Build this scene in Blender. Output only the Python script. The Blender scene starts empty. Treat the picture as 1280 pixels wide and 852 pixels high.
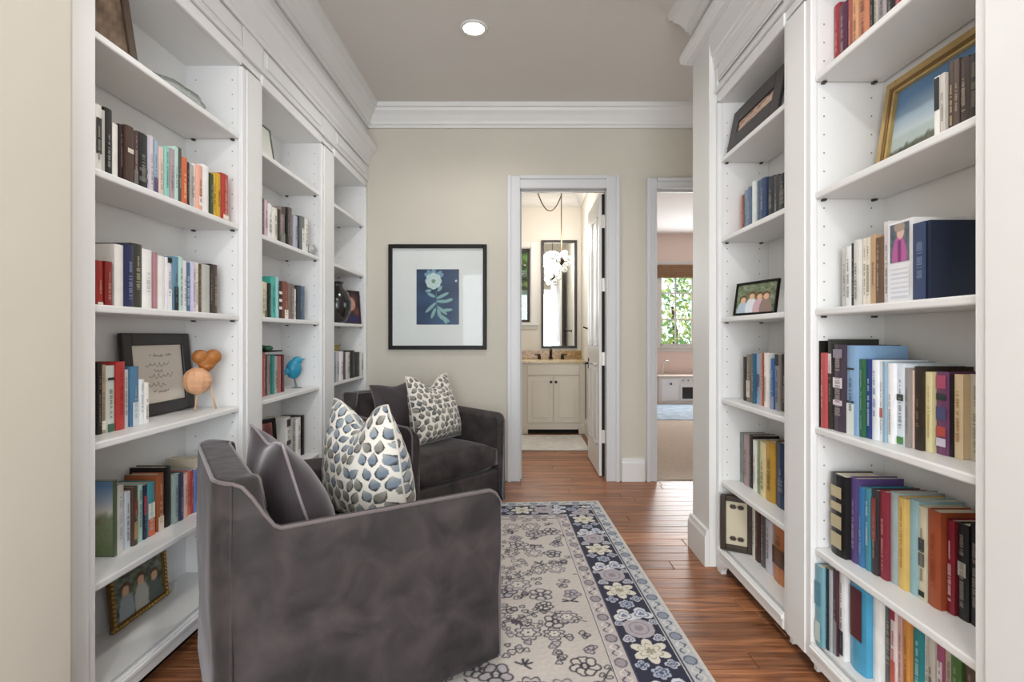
import bpy, bmesh, math, random
import numpy as np
from mathutils import Vector, Matrix
random.seed(7)
C = bpy.context.scene.collection
S = bpy.context.scene

# ------------------------------------------------------------------ camera, world, lights, exposure
CZ, FPX, VX, VY = 1.19, 640.0, 648.0, 420.0       # eye height, focal length in pixels, vanishing point of the hall
cd = bpy.data.cameras.new('camera'); cam = bpy.data.objects.new('camera', cd); C.objects.link(cam)
cam.location = (0, 0, CZ); cam.rotation_euler = (math.pi/2, 0, 0)
cd.sensor_width = 36; cd.lens = 36*FPX/1280
cd.shift_x = -(VX-640)/1280; cd.shift_y = -(426-VY)/1280
cd.clip_start = 0.02
S.camera = cam
w = bpy.data.worlds.new('sky'); S.world = w; w.use_nodes = True
nt = w.node_tree; bg = nt.nodes['Background']
bg.inputs['Color'].default_value = (0.86, 0.93, 1.0, 1); bg.inputs['Strength'].default_value = 2.2
S.view_settings.view_transform = 'Standard'; S.view_settings.look = 'None'
S.view_settings.gamma = 1; S.view_settings.use_curve_mapping = False
S.view_settings.exposure = -0.06

def area(name, loc, rot, size, power, col=(1, 0.95, 0.88), sy=None, shape=None):
    l = bpy.data.lights.new(name, 'AREA'); l.energy = power; l.color = col
    l.shape = shape or ('RECTANGLE' if sy else 'SQUARE'); l.size = size
    if sy: l.size_y = sy
    o = bpy.data.objects.new(name, l); o.location = loc; o.rotation_euler = rot; C.objects.link(o); return o
PI = math.pi
# added soft fill behind the photographer, standing in for an unseen window
area('front_fill_light', (0.05, -2.6, 1.4), (PI/2, 0, 0), 2.6, 178, (0.88, 0.94, 1.0), 2.2)
# daylight arriving along the side hall and inside the far rooms
area('hall_light', (3.2, 3.5, 1.7), (0, PI/2, 0), 1.1, 20, (0.95, 0.97, 1.0), 1.8)
area('bath_window_light', (-0.15, 6.66, 1.9), (PI/2, 0, PI), 0.6, 12, (0.95, 0.99, 1), 0.9)
area('bedroom_window_light', (3.05, 9.3, 1.65), (PI/2, 0, PI), 0.9, 62, (0.97, 0.99, 1), 1.1)

# ------------------------------------------------------------------ colour and material helpers
def lin(c):
    c = np.asarray(c, float)
    return np.where(c <= 0.04045, c/12.92, ((c+0.055)/1.055)**2.4)
def hx(h):
    h = h.lstrip('#'); return np.array([int(h[i:i+2], 16)/255 for i in (0, 2, 4)])
def l4(h): return tuple(lin(hx(h)))+(1,)
MATS = {}
def mat(h, rough=0.5, name=None, metal=0, var=0.0, vscale=8, bump=0.0, bscale=60, sheen=0, emit=0, coat=0, trans=0, spec=None):
    key = (h, rough, name, metal, var, bump, sheen, emit, coat, trans)
    if key in MATS: return MATS[key]
    m = bpy.data.materials.new(name or 'paint'); m.use_nodes = True
    n, L = m.node_tree.nodes, m.node_tree.links
    b = n['Principled BSDF']; col = l4(h)
    b.inputs['Base Color'].default_value = col; b.inputs['Roughness'].default_value = rough
    b.inputs['Metallic'].default_value = metal
    if spec is not None: b.inputs['Specular IOR Level'].default_value = spec
    if coat: b.inputs['Coat Weight'].default_value = coat; b.inputs['Coat Roughness'].default_value = 0.15
    if trans: b.inputs['Transmission Weight'].default_value = trans
    if sheen:
        b.inputs['Sheen Weight'].default_value = sheen; b.inputs['Sheen Roughness'].default_value = 0.35
        b.inputs['Sheen Tint'].default_value = (0.9, 0.87, 0.9, 1)
    if emit:
        b.inputs['Emission Color'].default_value = col; b.inputs['Emission Strength'].default_value = emit
    if var or bump:
        tc = n.new('ShaderNodeTexCoord')
    if var:
        nz = n.new('ShaderNodeTexNoise'); nz.inputs['Scale'].default_value = vscale; nz.inputs['Detail'].default_value = 5
        L.new(tc.outputs['Object'], nz.inputs['Vector'])
        mx = n.new('ShaderNodeMix'); mx.data_type = 'RGBA'
        mr = n.new('ShaderNodeMapRange'); mr.inputs['From Min'].default_value = 0.3; mr.inputs['From Max'].default_value = 0.7
        L.new(nz.outputs['Fac'], mr.inputs['Value']); L.new(mr.outputs['Result'], mx.inputs[0])
        mx.inputs[6].default_value = tuple(c*(1-var) for c in col[:3])+(1,)
        mx.inputs[7].default_value = tuple(min(1, c*(1+var)) for c in col[:3])+(1,)
        L.new(mx.outputs[2], b.inputs['Base Color'])
    if bump:
        nb = n.new('ShaderNodeTexNoise'); nb.inputs['Scale'].default_value = bscale; nb.inputs['Detail'].default_value = 4
        L.new(tc.outputs['Object'], nb.inputs['Vector'])
        bp = n.new('ShaderNodeBump'); bp.inputs['Strength'].default_value = bump; bp.inputs['Distance'].default_value = 0.01
        L.new(nb.outputs['Fac'], bp.inputs['Height']); L.new(bp.outputs['Normal'], b.inputs['Normal'])
    MATS[key] = m; return m

def painted(name='printed_surface', rough=0.6, sheen=0, bump=0, bscale=200):
    key = (name, rough, sheen, bump)
    if key in MATS: return MATS[key]
    m = bpy.data.materials.new(name); m.use_nodes = True
    n, L = m.node_tree.nodes, m.node_tree.links; b = n['Principled BSDF']
    a = n.new('ShaderNodeAttribute'); a.attribute_name = 'Col'; L.new(a.outputs['Color'], b.inputs['Base Color'])
    b.inputs['Roughness'].default_value = rough
    if sheen: b.inputs['Sheen Weight'].default_value = sheen
    if bump:
        tc = n.new('ShaderNodeTexCoord'); nb = n.new('ShaderNodeTexNoise'); nb.inputs['Scale'].default_value = bscale
        L.new(tc.outputs['Object'], nb.inputs['Vector'])
        bp = n.new('ShaderNodeBump'); bp.inputs['Strength'].default_value = bump; bp.inputs['Distance'].default_value = 0.004
        L.new(nb.outputs['Fac'], bp.inputs['Height']); L.new(bp.outputs['Normal'], b.inputs['Normal'])
    MATS[key] = m; return m

def wood_floor_mat():
    m = bpy.data.materials.new('oak_boards'); m.use_nodes = True
    n, L = m.node_tree.nodes, m.node_tree.links; b = n['Principled BSDF']
    tc = n.new('ShaderNodeTexCoord'); oi = n.new('ShaderNodeObjectInfo')
    mp = n.new('ShaderNodeMapping'); mp.inputs['Scale'].default_value = (1.6, 26, 10)
    ad = n.new('ShaderNodeVectorMath'); ad.operation = 'ADD'
    cx = n.new('ShaderNodeCombineXYZ'); mu = n.new('ShaderNodeMath'); mu.operation = 'MULTIPLY'; mu.inputs[1].default_value = 37
    L.new(oi.outputs['Random'], mu.inputs[0]); L.new(mu.outputs[0], cx.inputs[0]); L.new(mu.outputs[0], cx.inputs[2])
    L.new(tc.outputs['Object'], ad.inputs[0]); L.new(cx.outputs[0], ad.inputs[1]); L.new(ad.outputs[0], mp.inputs['Vector'])
    nz = n.new('ShaderNodeTexNoise'); nz.inputs['Scale'].default_value = 2.2; nz.inputs['Detail'].default_value = 7; nz.inputs['Distortion'].default_value = 0.7
    L.new(mp.outputs[0], nz.inputs['Vector'])
    cr = n.new('ShaderNodeValToRGB'); e = cr.color_ramp.elements
    e[0].position = 0.3; e[0].color = l4('#633a24'); e[1].position = 0.72; e[1].color = l4('#b67a53')
    L.new(nz.outputs['Fac'], cr.inputs[0])
    hs = n.new('ShaderNodeHueSaturation'); mr = n.new('ShaderNodeMapRange')
    mr.inputs['To Min'].default_value = 0.72; mr.inputs['To Max'].default_value = 1.22
    L.new(oi.outputs['Random'], mr.inputs['Value']); L.new(mr.outputs[0], hs.inputs['Value']); L.new(cr.outputs[0], hs.inputs['Color'])
    L.new(hs.outputs[0], b.inputs['Base Color'])
    b.inputs['Roughness'].default_value = 0.36
    bp = n.new('ShaderNodeBump'); bp.inputs['Strength'].default_value = 0.12; bp.inputs['Distance'].default_value = 0.004
    L.new(nz.outputs['Fac'], bp.inputs['Height']); L.new(bp.outputs['Normal'], b.inputs['Normal'])
    return m

# ------------------------------------------------------------------ mesh helpers
class MB:
    def __init__(s): s.v = []; s.f = []
    def add(s, vs, fs):
        k = len(s.v); s.v += [tuple(p) for p in vs]; s.f += [tuple(i+k for i in f) for f in fs]; return s
    def box(s, x0, x1, y0, y1, z0, z1):
        x0, x1 = min(x0, x1), max(x0, x1); y0, y1 = min(y0, y1), max(y0, y1); z0, z1 = min(z0, z1), max(z0, z1)
        return s.add([(x0,y0,z0),(x1,y0,z0),(x1,y1,z0),(x0,y1,z0),(x0,y0,z1),(x1,y0,z1),(x1,y1,z1),(x0,y1,z1)],
                     [(0,3,2,1),(4,5,6,7),(0,1,5,4),(1,2,6,5),(2,3,7,6),(3,0,4,7)])
    def tube(s, pts, r, n=8, closed=False):
        pts = [Vector(p) for p in pts]; rs = r if isinstance(r, (list, tuple)) else [r]*len(pts)
        N = len(pts); base = len(s.v); up = None
        for i, p in enumerate(pts):
            a = pts[(i-1) % N] if (i > 0 or closed) else p; b = pts[(i+1) % N] if (i < N-1 or closed) else p
            t = (b-a).normalized()
            if up is None: up = Vector((0,0,1)) if abs(t.z) < 0.9 else Vector((1,0,0))
            x = t.cross(up)
            if x.length < 1e-4: x = t.cross(Vector((0.3,0.8,0.1)))
            x.normalize(); y = x.cross(t).normalized(); up = y
            for k in range(n):
                q = 2*PI*k/n; s.v.append(tuple(p + x*(rs[i]*math.cos(q)) + y*(rs[i]*math.sin(q))))
        for i in range(N if closed else N-1):
            for k in range(n):
                a0 = base+i*n; b0 = base+((i+1) % N)*n
                s.f.append((a0+k, a0+(k+1) % n, b0+(k+1) % n, b0+k))
        if not closed:
            s.f.append(tuple(base+k for k in reversed(range(n)))); s.f.append(tuple(base+(N-1)*n+k for k in range(n)))
        return s
    def lathe(s, prof, n=16, c=(0,0,0), caps=True):
        base = len(s.v)
        for r, z in prof:
            for k in range(n):
                q = 2*PI*k/n; s.v.append((c[0]+r*math.cos(q), c[1]+r*math.sin(q), c[2]+z))
        for i in range(len(prof)-1):
            for k in range(n):
                a = base+i*n; b = a+n; s.f.append((a+k, a+(k+1) % n, b+(k+1) % n, b+k))
        if caps: s.f.append(tuple(base+k for k in reversed(range(n)))); s.f.append(tuple(base+(len(prof)-1)*n+k for k in range(n)))
        return s
    def ellip(s, c, r, nu=14, nv=10, fn=None):
        base = len(s.v)
        for j in range(nv+1):
            t = PI*j/nv
            for i in range(nu):
                q = 2*PI*i/nu; d = Vector((math.sin(t)*math.cos(q), math.sin(t)*math.sin(q), math.cos(t)))
                k = fn(d) if fn else 1
                s.v.append((c[0]+r[0]*d.x*k, c[1]+r[1]*d.y*k, c[2]+r[2]*d.z*k))
        for j in range(nv):
            for i in range(nu):
                a = base+j*nu; b = a+nu; s.f.append((a+i, b+i, b+(i+1) % nu, a+(i+1) % nu))
        return s
    def sweep(s, path, prof, closed=False):
        """profile (offset to the left of the path, z) swept along a plan polyline with mitred corners"""
        P = [Vector(p) for p in path]; N = len(P); base = len(s.v); m = len(prof)
        for i in range(N):
            ds = []
            if i > 0: ds.append((P[i]-P[i-1]).normalized())
            if i < N-1: ds.append((P[i+1]-P[i]).normalized())
            ns = [Vector((-d.y, d.x)) for d in ds]
            b = sum(ns, Vector((0,0))).normalized(); k = 1/max(0.3, b.dot(ns[0]))
            for o, z in prof: s.v.append((P[i].x+b.x*o*k, P[i].y+b.y*o*k, z))
        for i in range(N-1):
            for j in range(m):
                a = base+i*m; c = a+m; s.f.append((a+j, a+(j+1) % m, c+(j+1) % m, c+j))
        s.f.append(tuple(base+j for j in range(m))); s.f.append(tuple(base+(N-1)*m+j for j in reversed(range(m))))
        return s

def link(o, parent=None):
    C.objects.link(o)
    if parent is not None: o.parent = parent
    return o
def ob(name, mb, m, parent=None, smooth=False, bevel=0, seg=1, local=False, fix=True):
    """one mesh object; coordinates are world ones unless local, then relative to the parent"""
    me = bpy.data.meshes.new(name); v = mb.v
    off = Vector((0,0,0))
    if not local:
        if parent is not None:
            q = parent
            while q is not None: off += Vector(q.location); q = q.parent
        elif v:
            a = np.array(v); off = Vector(((a[:,0].min()+a[:,0].max())/2, (a[:,1].min()+a[:,1].max())/2, a[:,2].min()))
        v = [(p[0]-off.x, p[1]-off.y, p[2]-off.z) for p in v]
    me.from_pydata(v, [], mb.f)
    if fix:
        bm = bmesh.new(); bm.from_mesh(me); bmesh.ops.recalc_face_normals(bm, faces=bm.faces); bm.to_mesh(me); bm.free()
    me.materials.append(m)
    if smooth: me.polygons.foreach_set('use_smooth', [True]*len(me.polygons))
    o = bpy.data.objects.new(name, me)
    if parent is None and not local: o.location = off
    link(o, parent)
    if bevel:
        b = o.modifiers.new('bevel', 'BEVEL'); b.width = bevel; b.segments = seg; b.limit_method = 'ANGLE'; b.angle_limit = 0.6
    return o
def tag(o, label=None, cat=None, group=None, kind=None):
    if label: o['label'] = label
    if cat: o['category'] = cat
    if group: o['group'] = group
    if kind: o['kind'] = kind
    return o
def empty(name, loc, rz=0, rot=None):
    o = bpy.data.objects.new(name, None); o.empty_display_size = 0.1
    o.location = loc; o.rotation_euler = rot or (0,0,rz); C.objects.link(o); return o
def thing(name, label, cat, loc, rz=0, group=None, rot=None):
    return tag(empty(name, loc, rz, rot), label, cat, group)
def struct(name, mb, m, **k): return tag(ob(name, mb, m, **k), kind='structure')
def setcol(me, cols):
    a = me.color_attributes.new('Col', 'FLOAT_COLOR', 'POINT')
    c = np.ones((len(me.vertices), 4), np.float32); c[:, :3] = cols; a.data.foreach_set('color', c.ravel())
def grid_mesh(name, X, Y, Z, cols, m, parent=None, smooth=True):
    """a mesh from 2-D arrays of local coordinates with one colour per vertex (colours given in sRGB)"""
    ny, nx = X.shape
    me = bpy.data.meshes.new(name)
    idx = np.arange(nx*ny).reshape(ny, nx)
    f = np.stack([idx[:-1,:-1], idx[:-1,1:], idx[1:,1:], idx[1:,:-1]], -1).reshape(-1, 4)
    me.vertices.add(nx*ny); me.vertices.foreach_set('co', np.stack([X,Y,Z], -1).astype(np.float32).ravel())
    me.loops.add(f.size); me.loops.foreach_set('vertex_index', f.astype(np.int32).ravel())
    me.polygons.add(len(f)); me.polygons.foreach_set('loop_start', np.arange(0, f.size, 4, dtype=np.int32))
    me.update(calc_edges=True); me.validate()
    if smooth: me.polygons.foreach_set('use_smooth', [True]*len(f))
    setcol(me, lin(cols.reshape(-1, 3))); me.materials.append(m)
    return link(bpy.data.objects.new(name, me), parent)
def noise2(x, y, seed=0, n=5):
    r = np.random.RandomState(seed); o = 0
    for k in range(n):
        a, b, p = r.uniform(-1, 1), r.uniform(-1, 1), r.uniform(0, 6.3); q = 2.0**(k*0.5)
        o = o + np.sin((a*x+b*y)*q+p + np.sin((b*x-a*y)*q*0.7+p))
    return o/n

WHITE = mat('#e5e5e4', 0.38, 'white_gloss_paint', var=0.015, vscale=3)
WHITE2 = mat('#dddcd9', 0.45, 'white_trim_paint', var=0.015, vscale=3)
BEIGE = mat('#c9c3b6', 0.8, 'beige_wall_paint', var=0.03, vscale=1.5, bump=0.12, bscale=14)
CEIL = mat('#d3cec7', 0.9, 'ceiling_paint', var=0.015, vscale=1)
BLACK = mat('#0f0d0b', 0.45, 'black_lacquer', spec=0.25)
BRONZE = mat('#2c231d', 0.35, 'oiled_bronze', metal=0.7)
DARKGAP = mat('#1d1713', 0.9, 'dark_recess')
def thin_glass(name, refl=0.06):
    m = bpy.data.materials.new(name); m.use_nodes = True; n, L = m.node_tree.nodes, m.node_tree.links
    n.remove(n['Principled BSDF']); a = n.new('ShaderNodeBsdfTransparent'); g = n.new('ShaderNodeBsdfGlossy'); g.inputs['Roughness'].default_value = 0.02
    a.inputs['Color'].default_value = (0.98, 0.99, 0.985, 1)
    x = n.new('ShaderNodeMixShader'); x.inputs[0].default_value = refl; L.new(a.outputs[0], x.inputs[1]); L.new(g.outputs[0], x.inputs[2]); L.new(x.outputs[0], n['Material Output'].inputs[0]); return m
GLASS = thin_glass('clear_glass')
CHROME = mat('#cfcfcf', 0.2, 'brushed_steel', metal=1)

# ------------------------------------------------------------------ the setting
CEILZ, WY = 3.07, 4.21                    # ceiling height, rear wall
LX, RX = -1.24, 1.02                      # fronts of the two bookcases
OAK = wood_floor_mat()
fl = struct('floor', MB().box(-1.8, 3.6, -3.2, 6.9, -0.12, -0.012), DARKGAP)
def planks(x0, x1, y0, y1, wdt, parent):
    y = y0; k = 0
    while y < y1-0.005:
        ye = min(y+wdt, y1); x = x0; first = True
        while x < x1-0.01:
            L_ = random.uniform(0.85, 1.5); 
            if first: L_ *= random.uniform(0.3, 1); first = False
            xe = min(x+L_, x1)
            if x1-xe < 0.25: xe = x1
            g = 0.0011; dz = random.uniform(-0.0006, 0.0002)
            b = MB(); X0, X1, Y0, Y1 = x+g, xe-g, y+g, ye-g; c = 0.0022
            b.add([(X0,Y0,-0.02),(X1,Y0,-0.02),(X1,Y1,-0.02),(X0,Y1,-0.02),(X0,Y0,dz-c),(X1,Y0,dz-c),(X1,Y1,dz-c),(X0,Y1,dz-c),
                   (X0+c,Y0+c,dz),(X1-c,Y0+c,dz),(X1-c,Y1-c,dz),(X0+c,Y1-c,dz)],
                  [(0,1,5,4),(1,2,6,5),(2,3,7,6),(3,0,4,7),(4,5,9,8),(5,6,10,9),(6,7,11,10),(7,4,8,11),(8,9,10,11)])
            ob('plank', b, OAK, parent, fix=False); x = xe
        y = ye
planks(-1.3, 3.0, 0.95, WY, 0.098, fl)
planks(0.0, 0.76, WY, 5.3, 0.098, fl)
rest = MB().box(-1.8, 3.6, -3.2, 0.95, -0.02, -0.002)
ob('plank', rest, OAK, fl)
struct('ceiling', MB().box(-1.9, 3.6, -3.2, WY+0.12, CEILZ, CEILZ+0.15), CEIL)
# rear wall with its two door openings
D1a, D1b, D2a, D2b, DH = 0.015, 0.722, 1.135, 1.90, 2.40
b = MB(); b.box(-1.9, D1a-0.02, WY, WY+0.12, 0, CEILZ); b.box(D1b+0.02, D2a-0.02, WY, WY+0.12, 0, CEILZ); b.box(D2b+0.02, 3.6, WY, WY+0.12, 0, CEILZ)
b.box(D1a-0.02, D1b+0.02, WY, WY+0.12, DH+0.02, CEILZ); b.box(D2a-0.02, D2b+0.02, WY, WY+0.12, DH+0.02, CEILZ)
struct('wall_rear', b, BEIGE)
# left: bare wall ahead of the bookcase, then the wall behind and above it
struct('wall_left', MB().box(-1.9, -1.185, -3.2, 1.372, 0, CEILZ), BEIGE, bevel=0.018, seg=3)
struct('wall_above_left_bookcase', MB().box(-1.9, LX, 1.372, WY, 2.76, CEILZ), WHITE2)
struct('wall_behind_left_bookcase', MB().box(-1.9, -1.52, 1.372, WY, 0, 2.76), BEIGE)
# right: wall end beside the bookcase, wall behind and above it
struct('wall_right', MB().box(0.985, 1.55, 2.645, 2.89, 0, CEILZ), WHITE2)
struct('wall_above_right_bookcase', MB().box(RX, 1.55, -3.2, 2.645, 2.76, CEILZ), WHITE2)
struct('wall_behind_right_bookcase', MB().box(1.30, 1.55, -3.2, 2.645, 0, 2.76), BEIGE)
struct('wall_right_front', MB().box(1.02, 1.30, -3.2, 0.93, 0, 2.76), WHITE2)
struct('wall_side_hall', MB().box(3.45, 3.6, -3.2, WY, 0, CEILZ), BEIGE)
struct('wall_side_hall_front', MB().box(1.55, 3.6, 2.75, 2.89, 0, CEILZ), BEIGE)
b = MB(); b.box(-1.9, -1.3, -3.2, -3.05, 0, CEILZ); b.box(1.4, 3.6, -3.2, -3.05, 0, CEILZ); b.box(-1.3, 1.4, -3.2, -3.05, 2.7, CEILZ); b.box(-1.3, 1.4, -3.2, -3.05, 0, 0.4)
struct('wall_front', b, BEIGE)

# mouldings
CROWN = [(0.004, 2.895), (0.016, 2.895), (0.018, 2.915), (0.03, 2.922), (0.036, 2.945), (0.06, 2.985), (0.085, 3.012), (0.09, 3.03), (0.108, 3.036), (0.112, 3.069), (0.004, 3.069)]
def prof(o, pr=CROWN): return [(x*o, z) for x, z in pr]
struct('trim_1', MB().sweep([(3.4, WY), (LX, WY)], CROWN), WHITE2)                     # rear wall crown
struct('trim_2', MB().sweep([(LX, WY), (LX, -3.0)], CROWN), WHITE2)                    # crown above the left bookcase
struct('trim_3', MB().sweep([(0.985, -3.0), (0.985, 2.89), (3.4, 2.89)], CROWN), WHITE2)   # crown above the right bookcase and its end
BASE = [(0.001, 0.0), (0.022, 0.0), (0.022, 0.15), (0.016, 0.165), (0.014, 0.185), (0.001, 0.19)]
struct('baseboard_rear', MB().sweep([(D1a-0.125, WY), (LX, WY)], BASE), WHITE2)
struct('baseboard_middle', MB().sweep([(D2a-0.10, WY), (D1b+0.125, WY)], BASE), WHITE2)
struct('baseboard_right', MB().sweep([(0.985, 2.645), (0.985, 2.89), (1.5, 2.89)], BASE), WHITE2)

def casing(name, a, bx, width):
    b = MB(); y = WY
    for s, e in ((a, -1), (bx, 1)):
        b.box(s, s+e*width, y-0.018, y, 0, DH+width); b.box(s+e*(width-0.03), s+e*width, y-0.034, y-0.018, 0, DH+width)
        b.box(s, s+e*0.014, y-0.024, y-0.018, 0, DH+0.0)
        b.box(s, s+e*0.02, y, y+0.12, 0, DH+0.02)                   # jamb
    b.box(a, bx, y-0.018, y, DH, DH+width); b.box(a, bx, y-0.034, y-0.018, DH+width-0.03, DH+width)
    b.box(a-0.0, bx+0.0, y-0.024, y-0.018, DH, DH+0.014)
    b.box(a, bx, y, y+0.12, DH, DH+0.02)
    b.box(a, a+0.012, y+0.05, y+0.075, 0, DH); b.box(a, bx, y+0.05, y+0.075, DH-0.012, DH)   # stop
    return struct(name, b, mat('#cfcfd0', 0.4, 'door_trim_paint', var=0.01, vscale=3), bevel=0.003)
casing('trim_4', D1a, D1b, 0.105)
casing('trim_5', D2a, D2b, 0.085)

# recessed ceiling lights
def downlight(x, y, label):
    t = thing('recessed_ceiling_light', label, 'ceiling light', (x, y, CEILZ), 0, 'recessed ceiling lights')
    ob('trim_ring', MB().lathe([(0.062, -0.001), (0.085, -0.001), (0.088, -0.006), (0.078, -0.010), (0.064, -0.010)], 32, caps=False), WHITE2, t, local=True, smooth=True)
    ob('lens', MB().lathe([(0.0, -0.004), (0.064, -0.004), (0.064, -0.002), (0.0, -0.002)], 32), mat('#fff6e8', 0.4, 'lit_lens', emit=22), t, local=True)
    l = bpy.data.lights.new('downlight', 'SPOT'); l.energy = 52; l.color = (1, 0.975, 0.94); l.spot_size = math.radians(150); l.spot_blend = 0.6; l.shadow_soft_size = 0.06
    o = bpy.data.objects.new('downlight', l); o.location = (x, y, CEILZ-0.02); C.objects.link(o)
downlight(-0.272, 3.12, 'bright round recessed light in the grey ceiling')
for x, y in ((-0.1, 1.15), (-0.1, -0.9)):
    l = bpy.data.lights.new('downlight', 'SPOT'); l.energy = 62; l.color = (1, 0.975, 0.945); l.spot_size = math.radians(150); l.spot_blend = 0.6; l.shadow_soft_size = 0.06
    o = bpy.data.objects.new('downlight', l); o.location = (x, y, CEILZ-0.02); C.objects.link(o)

# ------------------------------------------------------------------ built-in bookcases
SH = dict(A=2.097, B=1.69, C=1.285, D=0.875, E=0.455, F=0.13)      # upper faces of the shelves
OPT = 2.40
CORN = [(0.0, 2.585), (0.012, 2.585), (0.014, 2.605), (0.022, 2.612), (0.026, 2.640), (0.045, 2.672), (0.052, 2.690), (0.066, 2.697), (0.074, 2.712), (0.076, 2.750), (0.0, 2.752)]
def bookcase(side, front, bays, y0, y1, label, OPT):
    """bays: list of (start, end) along the hall; side -1 left, +1 right; x runs from front to front+side*0.255"""
    F = lambda d: front + side*d
    t = thing('built_in_bookcase', label, 'bookcase', (F(0.13), (y0+y1)/2, 0))
    bk = F(0.255)
    edges = [y0]+[e for bay in bays for e in bay]+[y1]
    for i in range(0, len(edges), 2):
        s0, s1 = edges[i], edges[i+1]
        b = MB().box(F(0.0), F(0.022), s0, s1, 0.0 if i in (0, len(edges)-2) else 0.062, OPT)
        if s1-s0 > 0.12:
            m_ = 0.03; b.box(F(-0.006), F(0), s0+m_, s1-m_, 0.066, OPT)
        ob('stile', b, WHITE, t, bevel=0.003)
        b = MB()
        if s1-s0 > 0.07: b.box(F(0.022), bk, s0+0.001, s0+0.02, 0.02, OPT+0.02); b.box(F(0.022), bk, s1-0.02, s1-0.001, 0.02, OPT+0.02)
        else: b.box(F(0.022), bk, s0+0.001, s1-0.001, 0.02, OPT+0.02)
        ob('upright', b, WHITE, t)
    pins, holes = MB(), MB()
    for a, c in bays:
        ob('back_panel', MB().box(bk, F(0.268), a-0.03, c+0.03, 0.02, OPT+0.03), WHITE, t)
        ob('top_panel', MB().box(F(0.02), bk, a, c, OPT, OPT+0.02), WHITE, t)
        ob('bottom_panel', MB().box(F(0.02), bk, a, c, SH['F']-0.022, SH['F']), WHITE, t)
        for k in 'ABCDE':
            z = SH[k]; b = MB().box(F(0.012), F(0.25), a+0.002, c-0.002, z-0.024, z)
            ob('shelf', b, WHITE, t, bevel=0.005, seg=2)
            for yy, s in ((a, 1), (c, -1)):
                for d in (0.04, 0.215): pins.box(F(d-0.006), F(d+0.006), yy, yy+s*0.016, z-0.031, z-0.0245)
        for yy, s in ((a, 1), (c, -1)):
            for d in (0.045, 0.21):
                for q in range(3, 37):
                    z = 0.10+q*0.064
                    if z < OPT-0.05 and min(abs(z-v+0.012) for v in SH.values()) > 0.03: holes.box(F(d-0.0025), F(d+0.0025), yy, yy+s*0.0006, z-0.0025, z+0.0025)
        # rail above the opening and the raised frieze panel
        ob('head_rail', MB().box(F(0.0), F(0.022), a, c, OPT, OPT+0.055), WHITE, t, bevel=0.004)
        b = MB().box(F(-0.004), F(0.0), a+0.005, c-0.005, 2.485, 2.580)
        b.box(F(-0.010), F(-0.004), a+0.03, c-0.03, 2.497, 2.568); b.box(F(-0.004), F(0.012), a+0.045, c-0.045, 2.509, 2.556)
        ob('frieze_panel', b, WHITE, t, bevel=0.004)
        # base rail with a shaped foot at each end
        ob('base_rail', MB().box(F(-0.004), F(0.012), a, c, 0.062, SH['F']-0.004), WHITE, t, bevel=0.004)
        ob('base_bead', MB().box(F(-0.010), F(0.004), a, c, SH['F']-0.03, SH['F']-0.012), WHITE, t, bevel=0.004)
        for yy, s in ([(a, 1)] if a == bays[0][0] else [])+([(c, -1)] if c == bays[-1][1] else []):
            pts = [(0, 0.0), (0.05, 0.0), (0.055, 0.02), (0.07, 0.040), (0.095, 0.052), (0.10, 0.064), (0, 0.064)]
            b = MB(); n = len(pts)
            b.add([(F(-0.005), yy+s*p, q) for p, q in pts]+[(F(0.02), yy+s*p, q) for p, q in pts],
                  [tuple(range(n)), tuple(range(2*n-1, n-1, -1))]+[(i, (i+1) % n, n+(i+1) % n, n+i) for i in range(n)])
            ob('bracket_foot', b, WHITE, t)
        ob('toe_kick', MB().box(F(0.10), F(0.115), max(y0, a-0.1), min(y1, c+0.1), 0.0, SH['F']-0.03), DARKGAP, t)  # near-black colour stands in for the shade under the base rail
    ob('frieze_board', MB().box(F(0.006), F(0.022), y0, y1, OPT+0.02, 2.76), WHITE, t)
    ob('picture_rail', MB().box(F(-0.012), F(0.006), y0, y1, OPT+0.056, OPT+0.074), WHITE, t, bevel=0.005, seg=2)
    for i in range(0, len(edges), 2):
        ob('frieze_block', MB().box(F(-0.005), F(0.006), edges[i]+0.002, edges[i+1]-0.002, OPT+0.076, 2.585), WHITE, t, bevel=0.003)
    tag(ob('shelf_pins', pins, mat('#4a4640', 0.5, 'pin_metal', metal=0.6), t), kind='stuff')
    tag(ob('pin_holes', holes, mat('#8d8880', 0.9, 'hole_shadow_wood'), t), kind='stuff')
    return t
LB = [(1.503, 2.300), (2.480, 3.226), (3.450, 4.155)]
RB = [(1.145, 1.784), (1.966, 2.611)]
tl = bookcase(-1, LX, LB, 1.376, WY-0.002, 'white built-in bookcase of three bays behind the grey armchairs', 2.405)
tr = bookcase(1, RX, RB, 0.935, 2.643, 'white built-in bookcase of two bays beside the bare wood floor', 2.38)
ob('cornice', MB().sweep([(LX, WY-0.002), (LX, 1.374)], CORN), WHITE, tl)
LIP = [(-0.04, 2.735), (0.034, 2.735), (0.038, 2.742), (0.050, 2.748), (0.056, 2.762), (0.058, 2.792), (0.0, 2.796), (-0.04, 2.796)]
COVE = [(-0.02, 2.565), (0.012, 2.565), (0.013, 2.60), (0.018, 2.605), (0.019, 2.628), (0.026, 2.634), (0.030, 2.668), (0.037, 2.72), (0.037, 2.736), (-0.02, 2.736)]
ob('cornice_lip', MB().sweep([(0.985, 0.935), (0.985, 2.892), (1.5, 2.892)], LIP), WHITE, tr)
ob('cornice', MB().sweep([(RX, 0.935), (RX, 2.644)], COVE), WHITE, tr)

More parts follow.
